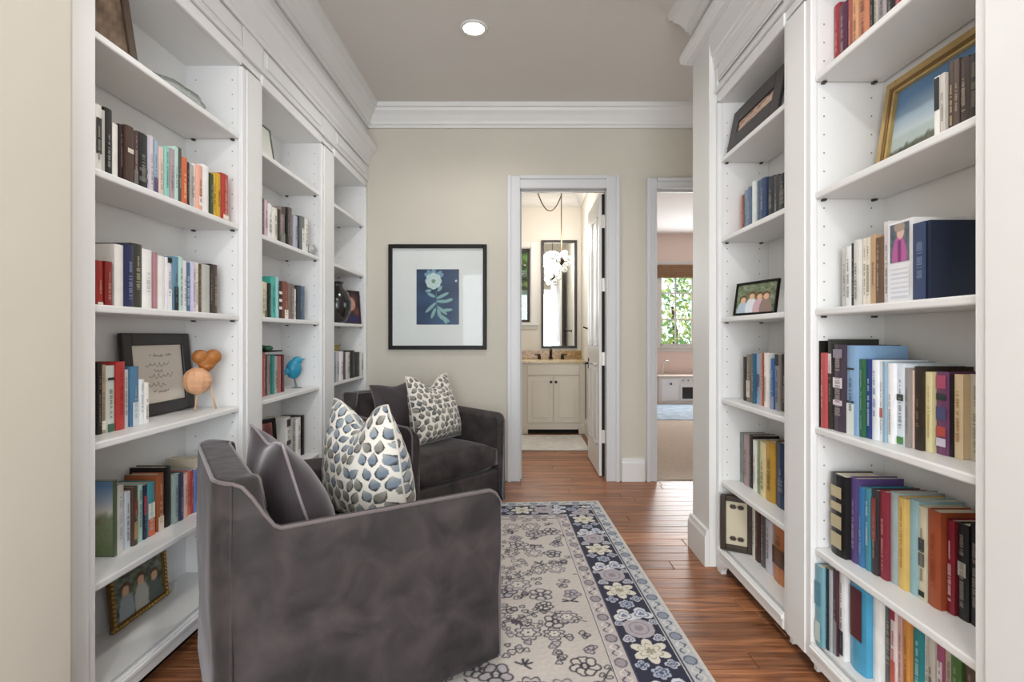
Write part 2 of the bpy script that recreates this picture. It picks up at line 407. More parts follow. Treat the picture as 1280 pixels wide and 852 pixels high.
# ------------------------------------------------------------------ books
BAYNAME = {'L1': 'near left bay', 'L2': 'middle left bay', 'L3': 'far left bay', 'R1': 'far right bay', 'R2': 'near right bay'}
ROWNAME = dict(A='top shelf', B='second shelf', C='third shelf', D='fourth shelf', E='fifth shelf', F='bottom shelf')
PAPER = mat('#e4dcc9', 0.9, 'page_edges', var=0.06, vscale=300)
def tohex(c): return '#%02x%02x%02x' % tuple(int(255*min(1, max(0, x))+0.5) for x in c)
def mute(h, k=0.14):
    c = hx(h); g = c.mean(); return tohex(c*(1-k)+g*k)
def blendhex(a, b, k): return tohex(hx(a)*(1-k)+hx(b)*k)
def contrast(h):
    c = hx(h); return blendhex(h, '#e9e2cf' if c.mean() < 0.5 else '#3a3530', 0.5)
def book_mesh(t, h, d, hard):
    """cover wrapped round the spine: local x from the spine into the shelf, y along the shelf, z up"""
    k = 0.0022 if hard else 0.0009; b = MB(); ht = t/2
    arc = [(-0.0, -ht)] + [(-0.10*t*(1-(q/ (ht))**2) if hard else -0.0006, q) for q in (-ht*0.55, 0, ht*0.55)] + [(0.0, ht)]
    outer = [(d, -ht)]+arc+[(d, ht)]
    inner = [(d, -ht+k)]+[(k, -ht+k), (k, -ht*0.5), (k, 0), (k, ht*0.5), (k, ht-k)]+[(d, ht-k)]
    n = len(outer)
    for z in (0, h):
        b.v += [(x, y, z) for x, y in outer]+[(x, y, z) for x, y in inner]
    m = 2*n
    for i in range(n-1):
        b.f.append((i, i+1, m+i+1, m+i)); b.f.append((n+i+1, n+i, m+n+i, m+n+i+1))
        b.f.append((m+i, m+i+1, m+n+i+1, m+n+i)); b.f.append((i+1, i, n+i, n+i+1))
    for e in (0, n-1): b.f.append((e, m+e, m+n+e, n+e))
    return b
def glyphs(rng, w, v0, v1, x, b):
    """short illegible strokes running up the spine between v0 and v1"""
    z = v0
    while z < v1:
        s = rng.uniform(0.0025, 0.0055)
        if rng.random() < 0.82:
            q = w*rng.uniform(0.7, 1.0)/2; b.add([(x, -q, z), (x, q, z), (x, q, z+s*0.62), (x, -q, z+s*0.62)], [(0,1,2,3)])
        z += s
ALLB = []
def book(side, xs, y0, y1, z, h, col, look, row, bay, opt):
    t = y1-y0; d = opt.get('d', min(0.225-(abs(xs)-abs(LX if side < 0 else RX)), max(0.11, h*0.62)))
    d = min(d, opt['dm'], 0.238-(abs(xs)-abs(LX if side < 0 else RX))); rng = random.Random(int(y0*1e5)+int(z*977)); hard = opt.get('hard', t > 0.022)
    rz = PI if side < 0 else 0
    o = ob('book', book_mesh(t, h, d, hard), mat(mute(col), opt.get('r', 0.42), 'book_cover', var=0.05, vscale=25), None, local=True)
    o.location = (xs+side*rng.uniform(0.0, 0.011), (y0+y1)/2, z+0.0006); o.rotation_euler = (0, 0, rz)
    sp = 0.004 if hard else 0.001
    ob('pages', MB().box(0.0026, d-sp, -t/2+0.0024 if hard else -t/2+0.001, t/2-0.0024 if hard else t/2-0.001, sp*0.7, h-sp), PAPER, o, local=True)
    x = -0.0012-(0.10*t if hard else 0)
    for (v0, v1, c) in opt.get('b', []):
        q = t/2*(0.93 if not hard else 0.75)
        b = MB().add([(x, -q, h*v0), (x, q, h*v0), (x, q, h*v1), (x, -q, h*v1)], [(0,1,2,3)])
        b.add([(x*0+0.0, -t/2-0.0003, h*v0), (0.0, -t/2-0.0003, h*v1), (d*0.98, -t/2-0.0003, h*v1), (d*0.98, -t/2-0.0003, h*v0)], [(0,1,2,3)]) if opt.get('wrap') else None
        ob('spine_band', b, mat(mute(c), 0.45, 'spine_print'), o, local=True, fix=False)
    if opt.get('t', 1):
        b = MB(); tc = blendhex(col, opt['t'], 0.75) if isinstance(opt.get('t'), str) else contrast(col)
        a = rng.uniform(0.10, 0.3); e = rng.uniform(0.6, 0.9)
        glyphs(rng, t*rng.uniform(0.28, 0.48), h*a, h*(a+(e-a)*0.62), x-0.0003, b)
        b2 = MB(); glyphs(rng, t*rng.uniform(0.2, 0.4), h*(a+(e-a)*0.7), h*e, x-0.0003, b2)
        if t > 0.012:
            ob('spine_title', b, mat(tc, 0.5, 'spine_print'), o, local=True, fix=False)
            if b2.v: ob('spine_author', b2, mat(tc, 0.5, 'spine_print'), o, local=True, fix=False)
    ALLB.append(dict(o=o, look=look, row=row, bay=bay, y=y0, t=t, h=h, side=side))
    return o
def row(bay, r, xs, specs, dm=0.3):
    """specs: (first px, last px, px of the top, colour, look, options) measured on the spine plane |X| = xs"""
    side = -1 if bay[0] == 'L' else 1
    z = SH[r]; up = {'A': OPT, 'B': SH['A'], 'C': SH['B'], 'D': SH['C'], 'E': SH['D'], 'F': SH['E']}[r]-0.03
    xa = [q[0] for q in xs] if isinstance(xs, list) else [0]; xb = [q[1] for q in xs] if isinstance(xs, list) else [xs]
    X_ = lambda s: float(np.interp((s[0]+s[1])/2, xa, xb))
    y_ = [sorted((FPX*X_(s)/abs(VX-s[0]), FPX*X_(s)/abs(VX-s[1]))) for s in specs]
    lst = sorted(zip(y_, specs), key=lambda q: q[0][0]); last = -9
    B = dict(L1=LB[0], L2=LB[1], L3=LB[2], R1=RB[1], R2=RB[0])[bay]
    for (a, c), s in lst:
        a = max(a, last+0.0006, B[0]+0.004); c = min(max(c-0.0004, a+0.006), B[1]-0.004)
        if c-a < 0.004: continue
        ym = a if side < 0 else a
        h = s[2] if s[2] < 1 and s[2] > 0 else CZ+(VY-s[2])*((a+c)/2)/FPX - z
        h = max(0.10, min(h, up-z-0.004)); opt = dict(s[5]) if len(s) > 5 else {}; opt['dm'] = dm
        book(side, side*X_(s), a, c, z, h, s[3], s[4], r, bay, opt); last = c

row('L1', 'B', 1.265, [
 (119,128,131,'#e8e6e2','white',{'b':[(0.25,0.8,'#2a2826')]}),(128,132,138,'#bdb9b2','pale grey'),(132,142,136,'#1d1c1c','black silver-printed',{'t':'#b9b9b9'}),
 (144,151,155,'#e4e0da','plain white',{'t':0}),(152,157,156,'#2c1c16','dark brown'),(157,167,158,'#4b372b','brown round-emblem',{'b':[(0.52,0.6,'#d8cfbc')],'t':0}),
 (167,174,164,'#4c2e33','maroon',{'b':[(0.0,0.28,'#6d6a68')]}),(174,188,167,'#1c1d1e','black thick',{'b':[(0.12,0.2,'#55585a'),(0.3,0.36,'#55585a')]}),
 (188,192,170,'#cfc7d2','lilac'),(192,195,172,'#23224e','navy slim'),(195,200,176,'#9fb9cf','sky blue',{'b':[(0,0.3,'#5b4870')]}),
 (201,206,184,'#e4c3ba','pale pink'),(207,212,184,'#8fd0bf','mint'),(213,218,186,'#b59aa2','dusty rose'),(219,223,184,'#b9dcd3','pale mint'),
 (223,228,185,'#4c524c','dark green grey'),(228,236,197,'#e0663a','orange',{'t':'#f7d9a0'}),(236,239,203,'#221815','black slim'),(239,243,206,'#a9a8a6','grey'),
 (243,247,205,'#efece8','white slim'),(247,253,207,'#e9a68c','coral and white',{'b':[(0.1,0.3,'#f4efe8')]}),(254,262,207,'#eeeceb','white wide',{'t':0}),
 (263,267,217,'#3b4a2f','dark green'),(267,272,217,'#e4bd2b','yellow',{'t':'#3a3020'}),(272,277,217,'#d8a71f','golden yellow',{'t':'#3a2a18'}),(278,287,218,'#bd372d','red',{'b':[(0.02,0.12,'#efe2d2')]})])
row('L1', 'C', 1.305, [
 (122,131,326,'#a3241f','red',{'b':[(0.0,0.08,'#eadfd4')]}),(132,141,327,'#8f201d','dark red'),(146,157,306,'#e9e5df','tall white',{'t':0}),
 (157,168,306,'#252a55','tall navy',{'t':'#9aa6cf'}),(168,181,305,'#3c3b2e','dark olive',{'t':'#c9c4a0'}),(181,193,312,'#f0eeec','white',{'t':'#b9b2b2'}),
 (194,197,316,'#b27f86','rose slim'),(197,209,320,'#ecebe8','off-white wide',{'t':0}),(209,216,322,'#e3e0e6','white black-topped',{'b':[(0.9,1.0,'#15120f'),(0.0,0.4,'#e9e9e9')]}),
 (216,223,321,'#5d8ca6','steel blue',{'b':[(0.0,0.45,'#151515')]}),(223,229,321,'#b6dcd4','mint'),(229,234,326,'#e9dedd','blush white'),
 (234,241,328,'#3f6f97','blue',{'t':'#cfe2ee'}),(241,245,327,'#cfc7dc','lavender'),(246,250,328,'#efe6d6','cream'),(250,254,330,'#5a3d2a','brown'),
 (254,264,331,'#b7b5ad','grey',{'t':0}),(264,267,330,'#15110f','black slim'),(267,273,331,'#4b3a30','dark brown')])
row('L1', 'D', 1.34, [
 (122,128,453,'#17130f','black'),(128,134,456,'#b79b7c','tan',{'b':[(0.05,0.18,'#efe3cf')]}),(134,145,457,'#cfdad2','pale green',{'b':[(0.78,0.82,'#2b2b2b'),(0,0.12,'#3e6b50')]}),
 (145,156,452,'#c2322f','red',{'t':'#8c201e'}),(157,164,462,'#c7cbce','light grey'),(165,175,458,'#4c7ea4','blue',{'b':[(0.0,0.4,'#cdd6dc')]}),
 (175,182,474,'#eceeef','white',{'t':'#8fa3b0'}),(182,188,478,'#f0eeea','white slim')])
row('L1', 'E', 1.345, [
 (143,147,600,'#5f7050','garden landscape',{'d':0.15,'t':0}),(148,158,606,'#dedcd8','white grey-marked',{'t':'#a9b3c0'}),(160,166,614,'#cfd9e2','pale blue'),(167,173,608,'#5a4337','brown figured',{'b':[(0.5,0.75,'#8a3b33'),(0.1,0.4,'#b08a5a')]}),
 (174,181,606,'#a7d3c4','mint'),(182,186,606,'#252a49','navy',{'b':[(0.45,0.8,'#b8354a')]}),(186,197,603,'#3f93a0','teal',{'b':[(0.0,0.33,'#e2613a'),(0.33,0.62,'#e6dfd0')],'d':0.14}),
 (199,208,592,'#a5562f','rust brown',{'b':[(0.0,0.25,'#e0d0bb')]}),(209,217,583,'#15110f','tall black',{'d':0.15,'t':0}),
 (218,224,592,'#8fa29b','sage grey'),(224,230,591,'#26305a','navy blue'),(231,236,592,'#e3b0a5','pink'),(236,241,590,'#d5714f','orange'),(241,244,588,'#b52f35','red'),(244,248,586,'#5a78b5','blue'),(249,256,572,'#c4b79b','tall beige',{'d':0.14})])
row('L2', 'B', 1.27, [
 (327,331,248,'#6d5560','plum'),(331,336,250,'#d9bcc8','pale pink'),(336,342,255,'#ecebe6','white'),(342,348,260,'#e2e0d2','cream'),(349,352,262,'#3a332d','dark brown slim'),
 (352,358,259,'#9c8787','mauve',{'b':[(0.0,0.3,'#7b836d'),(0.8,1,'#4a4234')]}),(359,362,260,'#151214','black slim'),(362,367,260,'#6b5d5d','grey brown'),(368,373,270,'#aeb2bf','blue grey'),
 (373,376,270,'#23283a','navy slim'),(376,381,271,'#6e7572','slate grey',{'b':[(0.0,0.65,'#ecebe6')]}),(382,387,274,'#efebe4','white end')])
row('L2', 'C', 1.30, [
 (327,332,352,'#e6e6bb','pale yellow'),(332,336,353,'#d9c5b8','beige',{'b':[(0.0,0.2,'#6b5b4a')]}),(336,339,354,'#1c2326','black slim'),(339,345,346,'#3fb9ad','turquoise'),(346,349,347,'#9fd9d6','pale aqua'),
 (349,354,351,'#2c2a2a','black white-dotted',{'b':[(0.65,0.72,'#eeeeee'),(0.45,0.52,'#eeeeee'),(0.25,0.32,'#eeeeee')],'t':0}),(354,360,352,'#8b4a37','rust',{'b':[(0.0,0.25,'#efe8e0')]}),(360,368,355,'#7d6a60','taupe thick'),
 (369,372,361,'#f2f0ee','white slim'),(373,378,357,'#38424c','dark slate'),(379,383,358,'#4f7296','blue')])
row('L2', 'D', 1.33, [
 (327,332,441,'#b2504c','red'),(332,335,443,'#3c2b2b','dark maroon slim'),(336,340,444,'#8a827e','grey'),(341,344,444,'#2f8c87','teal slim'),(344,348,445,'#a9aaa5','pale grey'),(348,352,445,'#a8615a','brick red'),(353,356,443,'#5f1f2c','maroon')])
row('L3', 'D', 1.257, [
 (416,420,440,'#7e90a8','blue grey'),(420,424,440,'#b9b9bd','silver grey'),(424,429,439,'#e6e3e4','white'),(429,433,440,'#4f4247','dark mauve'),(433,438,440,'#cfc8c4','pale grey'),(438,444,438,'#161819','black'),(444,450,440,'#2c3136','charcoal'),(450,454,441,'#d8d6d0','off-white')])
row('R2', 'A', 1.09, [
 (1029,1037,15,'#8f1b24','dark red',{'t':'#b98878'}),(1037,1047,6,'#a8202b','crimson',{'t':'#c9a08e'}),(1047,1057,5,'#5b2a45','burgundy'),(1057,1063,0.21,'#b0564a','brick'),(1063,1071,0.215,'#e7a673','peach'),
 (1071,1085,0.22,'#d6835c','terracotta wide'),(1086,1091,0.21,'#191715','black'),(1092,1096,0.2,'#bdb6ad','pale grey'),(1096,1106,0.205,'#a9a0a6','lilac grey'),(1107,1117,0.21,'#2a2a30','charcoal'),(1118,1128,0.2,'#a12c3b','ruby red'),(1129,1145,0.2,'#e3c7c2','pale pink')])
row('R2', 'B', 1.055, [
 (1166,1173,96,'#f0efec','white black-topped',{'b':[(0.45,0.98,'#161616')],'t':0}),(1174,1180,92,'#cdc6bd','pale slim'),(1181,1188,78,'#4e3d34','brown',{'t':'#e5cf9f'}),(1188,1195,74,'#5a4a42','taupe brown'),(1195,1206,72,'#463832','wide dark brown'),(1207,1222,67,'#1a1614','black',{'t':'#8a7a66'})], 0.125)
row('R2', 'C', 1.09, [
 (1049,1054,310,'#c9c8c2','pale grey slim'),(1055,1062,308,'#e2e4e4','white'),(1062,1066,304,'#151414','black slim'),(1067,1074,300,'#d3d0cb','light grey'),(1075,1079,298,'#f3ead6','cream slim'),(1079,1087,297,'#e6ddcd','ivory'),
 (1087,1093,294,'#c79f76','tan'),(1093,1101,297,'#6b513c','brown speckled'),(1101,1107,277,'#dcd6da','pale lilac'),(1108,1140,276,'#e9e9ec','white photo-spined',{'t':0,'hard':False}),(1141,1163,278,'#1c2740','thick navy album',{'d':0.19,'t':'#8795b5','b':[(0,1,'#2c3f68')]})])
row('R2', 'D', [(1022, 1.04), (1060, 1.06), (1218, 1.14)], [
 (1022,1024,426,'#15120f','slim black'),(1024,1031,441,'#bb4a4a','red'),(1031,1038,424,'#33332e','tall black',{'b':[(0.62,0.84,'#d8d0d2')],'d':0.16}),(1038,1055,431,'#4a3c4c','purple patterned',{'b':[(0.3,0.36,'#d9c9d6'),(0.5,0.62,'#e1dbe0'),(0.85,0.95,'#8b8592')]}),
 (1057,1071,432,'#7fa7d0','tall blue',{'b':[(0.36,0.38,'#2b2b33'),(0.73,0.75,'#2b2b33'),(0,0.35,'#dfe6e2')],'d':0.16}),(1072,1079,449,'#2f6b46','green'),(1080,1088,449,'#27418c','royal blue',{'t':'#dfe4f0'}),
 (1089,1098,450,'#e6ebf0','white blue-lettered',{'t':'#5a76b0'}),(1098,1103,452,'#d8e0e6','pale blue',{'b':[(0.3,0.42,'#cc5548')]}),(1103,1108,452,'#8fb0c4','grey blue'),(1108,1118,454,'#f0f0f2','white'),
 (1118,1131,455,'#d7e5f2','white green-footed',{'b':[(0.02,0.11,'#4f8f45'),(0.55,0.63,'#3c4640')]}),(1131,1137,460,'#98928e','grey photographic'),(1137,1142,463,'#e2c5b5','pale pink'),(1142,1154,458,'#33281f','dark brown',{'t':'#8c7860'}),
 (1155,1165,465,'#e6dda6','pale yellow',{'t':'#b99b3f'}),(1167,1186,465,'#74406a','magenta patterned',{'b':[(0.1,0.2,'#cfc4d8'),(0.22,0.34,'#c04a42'),(0.42,0.58,'#4d4f7d'),(0.66,0.74,'#2f3c3a'),(0.8,0.96,'#b84d6d')],'t':0}),(1186,1192,468,'#151314','black white-lettered'),
 (1193,1207,468,'#dfc69c','tan',{'t':'#a3703f'}),(1208,1224,468,'#c5bba9','beige wide',{'t':'#8a8070'})])
row('R2', 'E', [(1040, 1.07), (1100, 1.10), (1218, 1.15)], [
 (1039,1058,593,'#1b1a1a','black cream-blocked',{'b':[(0.1,0.28,'#b7a880'),(0.34,0.5,'#b7a880'),(0.56,0.66,'#b7a880'),(0.72,0.86,'#b7a880')],'t':0,'d':0.14}),(1060,1069,597,'#57417f','purple',{'d':0.15}),(1070,1078,609,'#3572ae','blue'),(1079,1086,610,'#3f8ca0','teal',{'t':'#d8e8ea'}),
 (1088,1097,612,'#3b3236','dark patterned',{'b':[(0.4,0.9,'#8b3f39')]}),(1098,1108,614,'#8e2738','dark red'),(1109,1118,615,'#9fb0b0','grey green',{'t':0}),(1120,1132,622,'#e2ba62','yellow',{'t':'#a9761f'}),(1133,1145,625,'#8fbcc6','light blue',{'t':0}),
 (1147,1159,633,'#cfc8ac','cream patterned',{'b':[(0.04,0.1,'#1a1714'),(0.36,0.5,'#5a5a5a'),(0.52,0.66,'#3f3f44')]}),(1160,1178,638,'#a94b26','rust orange',{'t':'#8a3a1a'}),(1179,1190,650,'#8c1729','red white-lettered',{'t':'#f1e4e2'}),(1192,1208,655,'#1c1c1f','black',{'b':[(0.45,0.6,'#a8a49a')]}),(1209,1222,655,'#17161a','charcoal thick')])
row('R2', 'F', [(1015, 1.027), (1050, 1.05), (1100, 1.10), (1218, 1.12)], [
 (1013,1029,707,'#6fa3b0','light blue patterned',{'b':[(0.05,0.3,'#c3d6d0'),(0.5,0.8,'#4f8fa6')],'t':0}),(1030,1034,710,'#1b2330','black slim'),(1034,1038,712,'#a6aaac','grey'),(1038,1045,712,'#4b2c35','dark maroon',{'b':[(0.0,0.4,'#8f8f92')]}),
 (1046,1060,714,'#e6e3e1','white',{'b':[(0.05,0.33,'#2b2a3a')],'t':'#3a3a4a'}),(1062,1084,724,'#3d9cc6','blue thick',{'b':[(0.35,0.9,'#5c1c28')],'t':0}),(1086,1090,735,'#d8dad8','black and white slim',{'b':[(0.5,0.85,'#222222')]}),(1090,1100,737,'#f1efeb','plain white',{'t':0}),
 (1102,1113,745,'#5a5757','dark grey'),(1113,1121,758,'#e7d8d6','white red-lettered',{'t':'#c23a35','b':[(0.85,0.97,'#b0263f'),(0,0.4,'#d95a40')]}),(1121,1127,760,'#d8a8a0','pink'),(1128,1137,764,'#e0913c','orange'),(1138,1151,772,'#1f8f98','teal',{'t':'#d9f0ef'}),(1152,1158,776,'#e8e8e4','off-white'),
 (1158,1168,780,'#cfcabc','cream black-marked',{'t':'#22201c'}),(1168,1178,786,'#b0527d','magenta',{'b':[(0,0.7,'#e6dcdc')]}),(1178,1187,790,'#c9bda6','beige'),(1188,1201,796,'#4f8540','green',{'b':[(0.0,0.4,'#4b63a0')]}),(1203,1220,806,'#6a5645','brown')])
row('R1', 'B', 1.10, [
 (924,927,244,'#c8573d','orange slim'),(927,930,243,'#3a3a3a','dark slim'),(930,934,238,'#7b8ea3','blue grey'),(934,938,234,'#5f7391','slate blue'),(939,943,227,'#dfe3e0','white slim',{'t':0}),(944,949,226,'#4c6488','blue'),
 (950,957,223,'#34476b','navy'),(958,966,221,'#2c2f38','charcoal'),(966,972,219,'#3c3b3b','dark grey'),(973,985,217,'#181719','black')])
row('R1', 'D', 1.10, [
 (927,932,446,'#2b2529','black',{'t':'#7a4a4a'}),(932,938,443,'#7c6f60','taupe',{'b':[(0.1,0.45,'#d6cdbb')]}),(939,943,442,'#35617c','teal blue'),(943,948,442,'#8ea9cb','pale blue',{'b':[(0.35,0.6,'#2f4a7a')]}),(949,951,441,'#d19a86','salmon slim'),(951,954,441,'#a8532f','rust'),
 (955,959,441,'#f0e7e2','white'),(960,963,443,'#c5d3d4','pale aqua slim'),(963,969,448,'#2760a8','blue',{'b':[(0.0,0.25,'#8b95b8')]}),(969,975,443,'#8e8a8a','grey',{'b':[(0.8,1.0,'#161616')]}),(975,985,443,'#2c1a13','dark brown')])
row('R1', 'E', 1.12, [
 (923,927,541,'#7d8a84','grey green'),(928,934,543,'#a98d8a','mauve'),(934,939,544,'#1f1a19','black'),(940,945,550,'#e6e6da','white'),(946,949,551,'#8ba07a','sage slim'),(950,957,552,'#e2cf95','pale yellow',{'d':0.13}),(957,968,552,'#c99a30','mustard',{'d':0.13}),(968,984,554,'#22365a','navy',{'d':0.13})])
row('R1', 'F', 1.12, [
 (938,942,634,'#e0dacd','cream'),(942,948,638,'#4a2a28','dark red'),(949,955,644,'#555154','charcoal'),(956,964,650,'#c9c6d2','lavender'),(965,984,656,'#c77a45','orange figured',{'b':[(0.3,0.6,'#4a2f28')],'d':0.13})])
row('L2', 'E', 1.33, [(357,363,521,'#e7e5e1','white black-patterned',{'b':[(0.8,0.95,'#2b2b2b'),(0.4,0.5,'#2b2b2b')]}),(364,370,522,'#b9b7b4','grey'),(371,377,522,'#efedea','white'),(379,382,519,'#141312','black slim')])

# a book lying open to view: printed front covers
def cover_print(look, bay, r, fn, u0, u1, v0, v1, nx, ny, name, on='cover'):
    q = next(k for k in ALLB if k['look'] == look and k['bay'] == bay and k['row'] == r); o = q['o']; t, h = q['t'], q['h']
    u, v = np.meshgrid(np.linspace(0, 1, nx), np.linspace(0, 1, ny)); cols = fn(u, v)
    if on == 'cover':      # the face turned to the photographer is the one at smaller world y
        yl = t/2+0.0006 if q['side'] < 0 else -t/2-0.0006
        A = u0+(u1-u0)*(1-u if q['side'] < 0 else u)
        return grid_mesh(name, A, np.full_like(u, yl), h*(v0+(v1-v0)*v), cols, painted(), o)
    A = (u0+(u1-u0)*u-0.5)*t*(1 if q['side'] < 0 else -1)
    return grid_mesh(name, np.full_like(u, -0.0022), A, h*(v0+(v1-v0)*v), cols, painted(), o)
def mixc(a, b, k): k = np.clip(k, 0, 1)[..., None]; return np.asarray(a)*(1-k)+np.asarray(b)*k
def landscape(u, v):
    c = mixc(hx('#6f7d57'), hx('#8f9a7c'), v*2+0.3*noise2(u*30, v*30, 3))
    c = mixc(c, mixc(hx('#e5e3dc'), hx('#6f95c0'), (v-0.6)*3), (v-0.5)*12+noise2(u*9, v*5, 1))
    f = np.exp(-(((u-0.45)/0.2)**2+((v-0.47)/0.08)**2)); c = mixc(c, hx('#8c5f2c'), f*1.2*(0.6+0.6*noise2(u*50, v*40, 2)))
    f = np.exp(-(((u-0.25)/0.18)**2+((v-0.36)/0.08)**2)); c = mixc(c, hx('#b8aeb6'), f*1.3)
    return mixc(c, hx('#f0eeea'), ((np.abs(u-0.35) < 0.2) & (np.abs(v-0.07) < 0.04)).astype(float))
cover_print('garden landscape', 'L1', 'E', landscape, 0.004, 0.146, 0.01, 0.99, 40, 60, 'cover_picture')
def portrait(u, v):
    c = np.zeros(u.shape+(3,))+hx('#3f4a52'); c = mixc(c, hx('#79808a'), 0.5+0.5*noise2(u*14, v*10, 5))
    d = ((u-0.5)/(0.42-0.15*v))**2+((v-0.18)/0.52)**2; c = mixc(c, hx('#b5609a'), (1.1-d)*6)
    c = mixc(c, hx('#6d2a62'), np.exp(-((u-0.5)/0.08)**2)*(v < 0.55))
    d = ((u-0.55)/0.2)**2+((v-0.76)/0.17)**2; c = mixc(c, hx('#d9b4a4'), (1.05-d)*6)
    d = ((u-0.5)/0.3)**2+((v-0.9)/0.13)**2; return mixc(c, hx('#a59286'), (1.0-d)*5)
cover_print('white photo-spined', 'R2', 'C', portrait, 0.12, 0.86, 0.5, 0.97, 24, 36, 'portrait_print', 'spine')
def lines(u, v):
    c = np.zeros(u.shape+(3,))+hx('#e4e5ea'); return mixc(c, hx('#bcbcc9'), 0.6*(np.sin(v*40) > 0.3)*(u > 0.08)*(u < 0.92))
cover_print('white photo-spined', 'R2', 'C', lines, 0.12, 0.86, 0.06, 0.42, 12, 60, 'caption_print', 'spine')

# labels that single every book out
def nth(n): return ['first', 'second', 'third', 'fourth', 'fifth', 'sixth', 'seventh', 'eighth', 'ninth', 'tenth', 'eleventh', 'twelfth', 'thirteenth', 'fourteenth', 'fifteenth', 'sixteenth', 'seventeenth', 'eighteenth', 'nineteenth', 'twentieth', 'last'][min(n, 20)]
def show(k):
    for e in (' slim', ' wide', ' thick'):
        if k.endswith(e): return e.strip()+' '+k[:-len(e)]
    return k
rows_ = {}
for q in ALLB: rows_.setdefault((q['bay'], q['row']), []).append(q)
used = set()
for (bay, r), lst in rows_.items():
    lst.sort(key=lambda q: q['y'] if q['side'] < 0 else -q['y'])
    ph = 'on %s of %s' % (ROWNAME[r], BAYNAME[bay])
    for i, q in enumerate(lst):
        nb = show(lst[i-1]['look']) if i else None; lk = show(q['look'])
        tries = ['%s book right of the %s one, %s' % (lk, nb, ph) if nb else '%s book at the left end, %s' % (lk, ph),
                 '%s book next to %s one, %s' % (lk, nb, ph), '%s book, %s from the left, %s' % (lk, nth(i), ph), '%s book, %s' % (lk, ph)]
        lb = next(x for x in tries if x not in used and len(x.split()) <= 16)
        assert lb not in used and len(lb.split()) <= 16, lb
        used.add(lb); tag(q['o'], lb, 'book', 'books %s' % ph)

# ------------------------------------------------------------------ picture frames and ornaments on the shelves
def frame(name, label, cat, w_, h_, fw, fd, fm, fn, loc, rz, lean, mount=0, mm=None, nx=40, ny=40, group=None, bead=None, inner=None):
    """a frame standing on its lower edge: local x across, z up, front towards -y; leans back by `lean`"""
    t = thing(name, label, cat, loc, 0, group, rot=(-lean, 0, rz))
    b = MB()
    for x0, x1, z0, z1 in ((-w_/2, -w_/2+fw, 0, h_), (w_/2-fw, w_/2, 0, h_), (-w_/2+fw, w_/2-fw, 0, fw), (-w_/2+fw, w_/2-fw, h_-fw, h_)): b.box(x0, x1, -fd, 0, z0, z1)
    ob('frame_moulding', b, fm, t, local=True, bevel=min(0.004, fw*0.2), seg=2)
    if inner:
        b = MB(); e = fw*0.28
        for x0, x1, z0, z1 in ((-w_/2+fw*0.6, -w_/2+fw*0.6+e, fw*0.6, h_-fw*0.6), (w_/2-fw*0.6-e, w_/2-fw*0.6, fw*0.6, h_-fw*0.6), (-w_/2+fw*0.6, w_/2-fw*0.6, fw*0.6, fw*0.6+e), (-w_/2+fw*0.6, w_/2-fw*0.6, h_-fw*0.6-e, h_-fw*0.6)): b.box(x0, x1, -fd-0.005, -fd, z0, z1)
        ob('inner_bead', b, inner, t, local=True, bevel=0.002)
    if bead:
        b = MB(); n = int(w_/0.016)
        for i in range(n+1):
            for z in (fw/2, h_-fw/2): b.ellip((-w_/2+w_*i/n, -fd, z), (0.007, 0.007, 0.007), 6, 4)
        n = int(h_/0.016)
        for i in range(1, n):
            for x in (-w_/2+fw/2, w_/2-fw/2): b.ellip((x, -fd, h_*i/n), (0.007, 0.007, 0.007), 6, 4)
        tag(ob('beading', b, bead, t, local=True, smooth=True), kind='stuff')
    ob('backing', MB().box(-w_/2+fw*0.5, w_/2-fw*0.5, -fd*0.35, -0.001, fw*0.5, h_-fw*0.5), mat('#4a4038', 0.9, 'backing_card') if not mount else mm, t, local=True)
    mx, my = mount if isinstance(mount, tuple) else (mount, mount); iw, ih = w_-2*fw-2*mx, h_-2*fw-2*my
    u, v = np.meshgrid(np.linspace(0, 1, nx), np.linspace(0, 1, ny))
    grid_mesh('picture', (u-0.5)*iw, np.full_like(u, -fd*0.35-0.001), fw+my+v*ih, fn(u, v), painted(), t)
    return t
def handwriting(u, v):
    c = np.zeros(u.shape+(3,))+hx('#d6cec2'); k = np.zeros_like(u); r = random.Random(5)
    for z, a, b_, s_ in ((0.82, 0.34, 0.78, 0.45), (0.66, 0.22, 0.70, 1.0), (0.55, 0.40, 0.62, 0.7), (0.46, 0.28, 0.86, 1.0), (0.31, 0.26, 0.68, 1.0), (0.19, 0.36, 0.66, 0.45)):
        x = a; t = 0.0
        while x < b_:
            t += 0.35; x += 0.0052*s_
            am = 0.022+0.022*(math.sin(t*0.31+z*50) > 0.55)
            px, py = x+0.010*s_*math.cos(t), z+s_*am*math.sin(t)+0.01*math.sin(x*20)
            if math.sin(t*0.17+z*31) < 0.86: k = np.maximum(k, np.exp(-((u-px)**2+(v-py)**2)/0.0055**2)*0.95)
    return mixc(c, hx('#4a423c'), k)
frame('letter_frame', 'black framed handwritten note behind the books on fourth shelf of near left bay', 'picture frame', 0.385, 0.325, 0.048, 0.018, mat('#1f1a18', 0.4, 'dark_wood', var=0.2, vscale=30), handwriting, (-1.445, 2.07, SH['D']+0.002), PI/2, 0.09, nx=150, ny=130)
